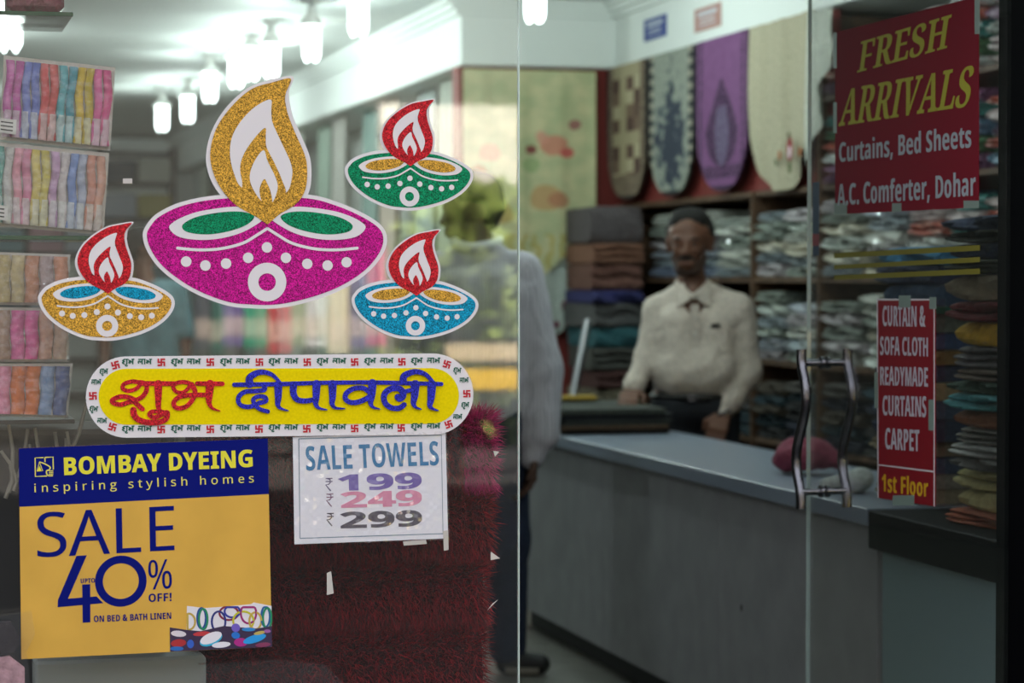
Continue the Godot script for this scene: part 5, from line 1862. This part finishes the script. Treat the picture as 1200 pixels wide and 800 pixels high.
			if r[0] < 490.0 and x > w / 2 - 0.06:
				col = Color(0.5 * v, 0.02 * v, 0.16 * v)
			mm.set_instance_color(i, col)
		var fibre_mat := mat(Color.WHITE, 0.7)
		fibre_mat.vertex_color_use_as_albedo = true
		var mi := MultiMeshInstance3D.new()
		mi.name = "pile"
		mi.multimesh = mm
		mi.material_override = fibre_mat
		mi.set_meta("kind", "stuff")
		t.add_child(mi, true)
	# ---- clear bags low at the window
	for q in [[[-20, 722, 36, 714, 40, 740, 30, 760, 36, 810, -20, 810], rgb(190, 150, 160), "clear plastic bag holding pink cloth by the poster's lower corner"], [[236, 782, 330, 776, 385, 782, 415, 812, 236, 812], rgb(90, 40, 60), "clear plastic bag over the lowest red rug"]]:
		var pts := []
		for k in range(0, q[0].size(), 2):
			pts.append(Vector2(q[0][k], q[0][k + 1]))
		var cc := g2(pts[0].x, pts[0].y)
		var inside: bool = q[1] == rgb(90, 40, 60)
		var t := thing("plastic_bag", q[2], "bag", V(cc.x, cc.y, -4.645 if inside else GZ + 0.02), "plastic bags at the window foot")
		var st := start()
		prism(st, on_glass(pts, cc), -0.012, 0.012)
		part(t, "film", st.commit(), clear(0.025, Color(0.9, 0.92, 0.95), 0.05))
		if not inside:
			st = start()
			prism(st, on_glass([Vector2(-20, 770), Vector2(10, 766), Vector2(28, 780), Vector2(28, 812), Vector2(-20, 812)], cc), -0.008, 0.008)
			part(t, "cloth", st.commit(), cloth(q[1], 0.4))
			st = start()
			prism(st, on_glass([Vector2(-20, 728), Vector2(12, 726), Vector2(24, 748), Vector2(14, 764), Vector2(-20, 764)], cc), -0.008, 0.006)
			part(t, "dark_cloth", st.commit(), cloth(rgb(50, 44, 48), 0.4))
	# pale counter foot seen under the poster
	solid("display_block", chamfer_box(V(0.33, 0.5, 0.1), 0.006), mat(rgb(150, 156, 152), 0.6), V(at_z(138, 790, -4.8).x, 0.46, -4.77), "pale grey display block below the sale poster", "block")

# ------------------------------------------------------------------------------------------------ people
func stripe_mat(base: Color, line: Color, period: float) -> StandardMaterial3D:
	var m := mat(Color.WHITE, 0.9)
	m.albedo_texture = tex_from(16, 4, func(x, _y): return line if x < 4 else base)
	m.uv1_triplanar = true
	m.uv1_scale = Vector3.ONE / period
	m.heightmap_enabled = false
	return m
func build_people() -> void:
	# ---- the shopkeeper behind the counter
	var Zm := 9.95
	var foot := at_depth(812, 325, Zm)
	foot.y = 0.0
	var t := thing("person", "man in a cream shirt with moustache standing behind the counter", "person", foot)
	t.rotation.y = atan2(EYE.x - foot.x, EYE.z - foot.z)
	var skin := mat(rgb(100, 63, 46), 0.55)
	skin.subsurf_scatter_enabled = true
	skin.subsurf_scatter_strength = 0.05
	var lips := mat(rgb(96, 58, 52), 0.5)
	var hx := Transform3D(Basis.from_euler(V(0.05, -0.16, 0.02)) * Basis.from_scale(V(1.1, 1.06, 1.06)), V(-0.014, 1.588, 0.01))
	var body := [
		[V(-.01, 1.5, -.02), V(0, 1.36, -.025), .056, .064], [V(0, 1.4, .0), V(.004, 1.31, .045), .055, .05], [V(-.06, 1.25, -.01), V(-.06, .95, 0), .085, .08], [V(.08, 1.25, -.01), V(.06, .95, 0), .085, .08], [V(-.12, 1.32, -.01), V(.16, 1.32, -.01), .04, .04],
		[V(-.15, 1.31, -.01), V(-.19, 1.12, .03), .042, .036], [V(-.19, 1.12, .03), V(-.245, .985, .11), .034, .026],
		[V(.19, 1.31, -.01), V(.218, 1.06, 0), .042, .036], [V(.218, 1.06, 0), V(.125, .9, .09), .034, .026],
		[V(-.09, .95, 0), V(-.09, .5, 0), .08, .055], [V(-.09, .5, 0), V(-.09, .08, -.01), .05, .035], [V(.09, .95, 0), V(.09, .5, 0), .08, .055], [V(.09, .5, 0), V(.09, .08, -.01), .05, .035],
		[V(-.09, .04, 0), V(-.09, .04, .12), .035, .03], [V(.09, .04, 0), V(.09, .04, .12), .035, .03]]
	var hand1 := hand_bones(V(-.247, .985, .115), V(-.1, -.15, .98).normalized(), V(1, 0, 0.1).normalized(), V(0, -1, -.2).normalized(), 0.16, 1.0)
	var hand2 := hand_bones(V(.122, .9, .095), V(-.25, -.75, .6).normalized(), V(1, -.2, 0).normalized(), V(-.1, -.6, -.9).normalized(), 0.3, -1.0)
	part(t, "body", body_mesh([[body, 0.014, 0.03], [turned(head_bones(), hx), 0.0045, 0.02], [hand1, 0.005, 0.008], [hand2, 0.005, 0.008]]), skin)
	part(t, "hair", body_mesh([[turned(hair_bones(), hx), 0.006, 0.025]]), M.hair)
	part(t, "moustache", body_mesh([[turned([[V(-.03, -.057, .084), V(-.008, -.047, .099), .006, .0085], [V(.008, -.047, .099), V(.03, -.057, .084), .0085, .006], [V(-.008, -.047, .099), V(.008, -.047, .099), .0085, .0085]], hx), 0.0035, 0.008]]), M.hair)
	part(t, "beard", body_mesh([[turned([[V(-.055, -.05, .03), V(-.03, -.095, .055), .014, .02], [V(.055, -.05, .03), V(.03, -.095, .055), .014, .02], [V(-.025, -.1, .058), V(.025, -.1, .058), .0215, .0215], [V(-.03, -.06, .075), V(-.022, -.095, .07), .008, .01], [V(.03, -.06, .075), V(.022, -.095, .07), .008, .01]], hx), 0.0045, 0.015]]), mat(rgb(62, 42, 34), 0.8))
	face_details(t, hx, lips)
	var shirt_m := cloth(rgb(222, 208, 196), 0.5)
	var shirt := [
		[V(-.03, 1.39, -.02), V(-.135, 1.32, -.01), .052, .058], [V(.03, 1.39, -.02), V(.18, 1.325, -.01), .052, .06], [V(-.055, 1.25, 0), V(-.05, 1.08, .02), .112, .112], [V(.085, 1.25, 0), V(.07, 1.08, .02), .112, .112], [V(-.05, 1.06, .03), V(.07, 1.06, .03), .116, .116],
		[V(-.148, 1.31, -.01), V(-.19, 1.12, .03), .06, .048], [V(-.19, 1.12, .03), V(-.236, 1.02, .09), .047, .041], [V(-.238, 1.015, .092), V(-.245, .995, .105), .034, .034],
		[V(.19, 1.31, -.01), V(.218, 1.06, 0), .066, .062], [V(.218, 1.06, 0), V(.15, .945, .065), .062, .054], [V(.145, .935, .07), V(.128, .905, .088), .036, .035]]
	var sh := part(t, "shirt", body_mesh([[shirt, 0.011, 0.03, 0.007]]), shirt_m)
	# collar flaps, placket, pocket
	for s in [-1.0, 1.0]:
		var st := start()
		prism(st, PackedVector2Array([Vector2(s * .01, -.012), Vector2(s * .062, .06), Vector2(s * .088, .035), Vector2(s * .066, -.05)]), 0.0, 0.006)
		var f := part(sh, "collar_flap", st.commit(), shirt_m, V(0.004, 1.372, 0.1))
		f.rotation = V(-0.4, s * 0.55, 0)
	var neck := start()
	add_tube(neck, [V(-.066, 1.425, .0), V(-.048, 1.405, .045), V(0, 1.37, .09), V(.048, 1.405, .045), V(.066, 1.425, .0), V(.042, 1.44, -.075), V(-.042, 1.44, -.075), V(-.066, 1.425, .0)], 0.014, 8)
	part(sh, "collar_band", neck.commit(), shirt_m)
	var st := start()
	add_box(st, V(-.017, 1.02, 0), V(.017, 1.34, .006))
	part(sh, "placket", st.commit(), shirt_m, V(0.008, 0, 0.112))
	for k in 4:
		st = start()
		add_tube(st, [V(.008, 1.08 + k * .07, .116), V(.008, 1.08 + k * .07, .122)], 0.006, 10)
		part(sh, "button", st.commit(), mat(rgb(210, 205, 200), 0.4))
	st = start()
	prism(st, PackedVector2Array([Vector2(-.045, .05), Vector2(.045, .05), Vector2(.045, -.045), Vector2(0, -.06), Vector2(-.045, -.045)]), 0.0, 0.005)
	part(sh, "pocket", st.commit(), shirt_m, V(.095, 1.2, .108))
	st = start()
	add_box(st, V(.075, 1.245, .11), V(.11, 1.262, .118))
	part(sh, "pocketed_pen", st.commit(), M.black)
	part(t, "trousers", body_mesh([[[[V(-.055, .93, .015), V(.07, .93, .015), .106, .106], [V(-.08, .88, 0), V(-.095, .5, 0), .1, .085], [V(-.095, .5, 0), V(-.095, .1, 0), .08, .075], [V(.1, .9, 0), V(.1, .5, 0), .1, .085], [V(.1, .5, 0), V(.1, .1, 0), .08, .075]], 0.014, 0.04]]), mat(rgb(22, 24, 32), 0.85))
	st = start()
	var belt := []
	for k in 21:
		var a := TAU * k / 20
		belt.append(V(0.008 + cos(a) * 0.172, 0.962, 0.015 + sin(a) * 0.108))
	add_tube(st, belt, 0.014, 8)
	var bl := part(t, "belt", st.commit(), mat(rgb(20, 16, 14), 0.4))
	part(bl, "buckle", chamfer_box(V(.04, .03, .006), .003), M.steel, V(0.0, .962, .13))
	st = start()
	var wr := []
	for k in 13:
		var a := TAU * k / 12
		wr.append(V(.122 + cos(a) * .03, .898 + cos(a) * .014, .098 + sin(a) * .03))
	add_tube(st, wr, .006, 8)
	part(t, "wristwatch", st.commit(), M.steel)
	for s in [-1.0, 1.0]:
		part(t, "shoe", body_mesh([[[[V(s * .09, .045, -.03), V(s * .09, .04, .14), .045, .038]], 0.012, 0.02]]), M.black)

	# ---- the customer seen half through the window
	Zm = 8.65
	var S := F / Zm
	foot = at_depth(575, 325, Zm)
	foot.y = 0.0
	t = thing("person", "customer in a grey striped shirt and dark jeans standing at the window edge", "person", foot)
	t.rotation.y = atan2(EYE.x - foot.x, EYE.z - foot.z)
	var skin2 := mat(rgb(82, 56, 44), 0.55)
	hx = Transform3D(Basis.from_euler(V(0.1, -1.9, 0.0)), V(-.075, 1.69, -.02))
	body = [
		[V(-.06, 1.62, -.01), V(-.03, 1.48, 0), .058, .066], [V(-.1, 1.4, 0), V(-.08, 1.0, 0), .1, .1], [V(.03, 1.4, 0), V(.02, 1.0, 0), .1, .1], [V(-.18, 1.48, 0), V(.11, 1.48, 0), .05, .05],
		[V(.12, 1.47, 0), V(.18, 1.13, .02), .05, .044], [V(.18, 1.13, .02), V(.15, .82, .05), .042, .03], [V(-.2, 1.47, -.02), V(-.26, 1.15, -.05), .05, .044], [V(-.26, 1.15, -.05), V(-.34, .95, .1), .042, .03],
		[V(-.1, .98, 0), V(-.12, .5, .02), .09, .06], [V(-.12, .5, .02), V(-.12, .08, .0), .055, .04], [V(.03, .98, 0), V(.05, .5, -.05), .09, .06], [V(.05, .5, -.05), V(.055, .08, -.16), .055, .04]]
	hand1 = hand_bones(V(.15, .82, .05), V(-.05, -1, .1).normalized(), V(.25, 0, .97).normalized(), V(-1, -.1, 0).normalized(), 0.3, 1.0)
	hand2 = hand_bones(V(-.34, .95, .1), V(-.5, -.4, .6).normalized(), V(.6, 0, .5).normalized(), V(0, -1, 0), 0.3, 1.0)
	part(t, "body", body_mesh([[body, 0.015, 0.03], [turned(head_bones(), hx), 0.005, 0.02], [hand1, 0.005, 0.008], [hand2, 0.006, 0.008]]), skin2)
	part(t, "hair", body_mesh([[turned(hair_bones(), hx), 0.006, 0.025]]), M.hair)
	face_details(t, hx, lips)
	var sm := stripe_mat(rgb(196, 194, 202), rgb(120, 118, 130), 0.013)
	part(t, "shirt", body_mesh([[[
		[V(-.17, 1.475, 0), V(.1, 1.475, 0), .068, .068], [V(-.1, 1.38, 0), V(-.1, 1.0, .01), .14, .135], [V(.02, 1.38, 0), V(.01, 1.0, .01), .14, .135], [V(-.07, 1.53, -.005), V(.0, 1.53, 0), .06, .06],
		[V(.115, 1.46, 0), V(.175, 1.13, .02), .078, .08], [V(.175, 1.13, .02), V(.172, .9, .045), .08, .078], [V(.165, .88, .047), V(.15, .81, .05), .048, .046],
		[V(-.2, 1.46, -.02), V(-.26, 1.15, -.05), .078, .07], [V(-.26, 1.15, -.05), V(-.33, .98, .08), .068, .05]], 0.012, 0.03, 0.007]]), sm)
	st = start()
	add_tube(st, [V(-.13, 1.57, .03), V(-.07, 1.555, .07), V(.0, 1.565, .055), V(.03, 1.585, -.01), V(-.03, 1.6, -.07), V(-.12, 1.59, -.04), V(-.13, 1.57, .03)], 0.018, 8)
	part(t, "collar", st.commit(), mat(rgb(210, 212, 216), 0.9))
	part(t, "jeans", body_mesh([[[[V(-.1, .97, 0), V(.02, .97, 0), .135, .135], [V(-.1, .9, 0), V(-.12, .5, .02), .11, .085], [V(-.12, .5, .02), V(-.12, .1, 0), .08, .072], [V(.03, .9, 0), V(.055, .5, -.05), .11, .085], [V(.055, .5, -.05), V(.06, .1, -.16), .08, .07]], 0.015, 0.04, 0.005]]), cloth(rgb(38, 50, 76), 0.6))
	for q in [[V(-.12, .045, 0), V(-.22, .04, .1)], [V(.06, .045, -.16), V(.18, .04, -.14)]]:
		var so := part(t, "shoe", body_mesh([[[[q[0], q[1], .045, .038]], 0.01, 0.02]]), M.black)
		st = start()
		add_tube(st, [q[0] + V(0, -.03, 0), q[1] + V(0, -.028, 0)], [.048, .042], 12)
		var sole := part(so, "sole", st.commit(), mat(rgb(120, 116, 106), 0.8), V(0, 0.012, 0))
		sole.scale = V(1, 0.55, 1)

	# ---- a customer far inside the shop
	Zm = 14.5
	foot = at_depth(170, 325, Zm)
	foot.y = 0.0
	t = thing("person", "distant customer in a teal grey top deep inside the shop", "person", foot)
	t.rotation.y = atan2(EYE.x - foot.x, EYE.z - foot.z)
	hx = Transform3D(Basis.from_euler(V(0.1, 2.4, 0.0)), V(-.02, 1.62, 0))
	body = [[V(-.02, 1.55, 0), V(0, 1.4, 0), .055, .06], [V(-.08, 1.3, 0), V(-.07, .95, 0), .1, .1], [V(.08, 1.3, 0), V(.07, .95, 0), .1, .1], [V(-.17, 1.38, 0), V(.17, 1.38, 0), .045, .045],
		[V(-.19, 1.37, 0), V(-.24, 1.1, .03), .045, .038], [V(-.24, 1.1, .03), V(-.24, .85, .08), .036, .026], [V(.19, 1.37, 0), V(.24, 1.1, .03), .045, .038], [V(.24, 1.1, .03), V(.24, .85, .08), .036, .026],
		[V(-.09, .95, 0), V(-.09, .08, 0), .09, .04], [V(.09, .95, 0), V(.09, .08, 0), .09, .04], [V(-.09, .04, 0), V(-.09, .04, .12), .04, .035], [V(.09, .04, 0), V(.09, .04, .12), .04, .035]]
	hand1 = hand_bones(V(-.24, .85, .08), V(0, -1, .15).normalized(), V(.3, 0, .95).normalized(), V(1, -.2, 0).normalized(), 0.25, 1.0)
	hand2 = hand_bones(V(.24, .85, .08), V(0, -1, .15).normalized(), V(-.3, 0, .95).normalized(), V(-1, -.2, 0).normalized(), 0.25, 1.0)
	part(t, "body", body_mesh([[body, 0.018, 0.04], [turned(head_bones(), hx), 0.007, 0.02], [hand1, 0.006, 0.008], [hand2, 0.006, 0.008]]), skin)
	part(t, "hair", body_mesh([[turned(hair_bones(), hx), 0.008, 0.025]]), M.hair)
	face_details(t, hx, lips)
	part(t, "top", body_mesh([[[[V(-.16, 1.375, 0), V(.16, 1.375, 0), .06, .06], [V(-.08, 1.3, 0), V(-.08, .95, 0), .125, .13], [V(.08, 1.3, 0), V(.08, .95, 0), .125, .13], [V(-.19, 1.37, 0), V(-.235, 1.12, .03), .065, .058], [V(.19, 1.37, 0), V(.235, 1.12, .03), .065, .058]], 0.016, 0.03, 0.006]]), cloth(rgb(90, 124, 132), 0.5))
	part(t, "trousers", body_mesh([[[[V(-.07, .93, 0), V(.07, .93, 0), .12, .12], [V(-.09, .9, 0), V(-.1, .1, 0), .105, .075], [V(.09, .9, 0), V(.1, .1, 0), .105, .075]], 0.018, 0.04]]), mat(rgb(40, 42, 50), 0.9))
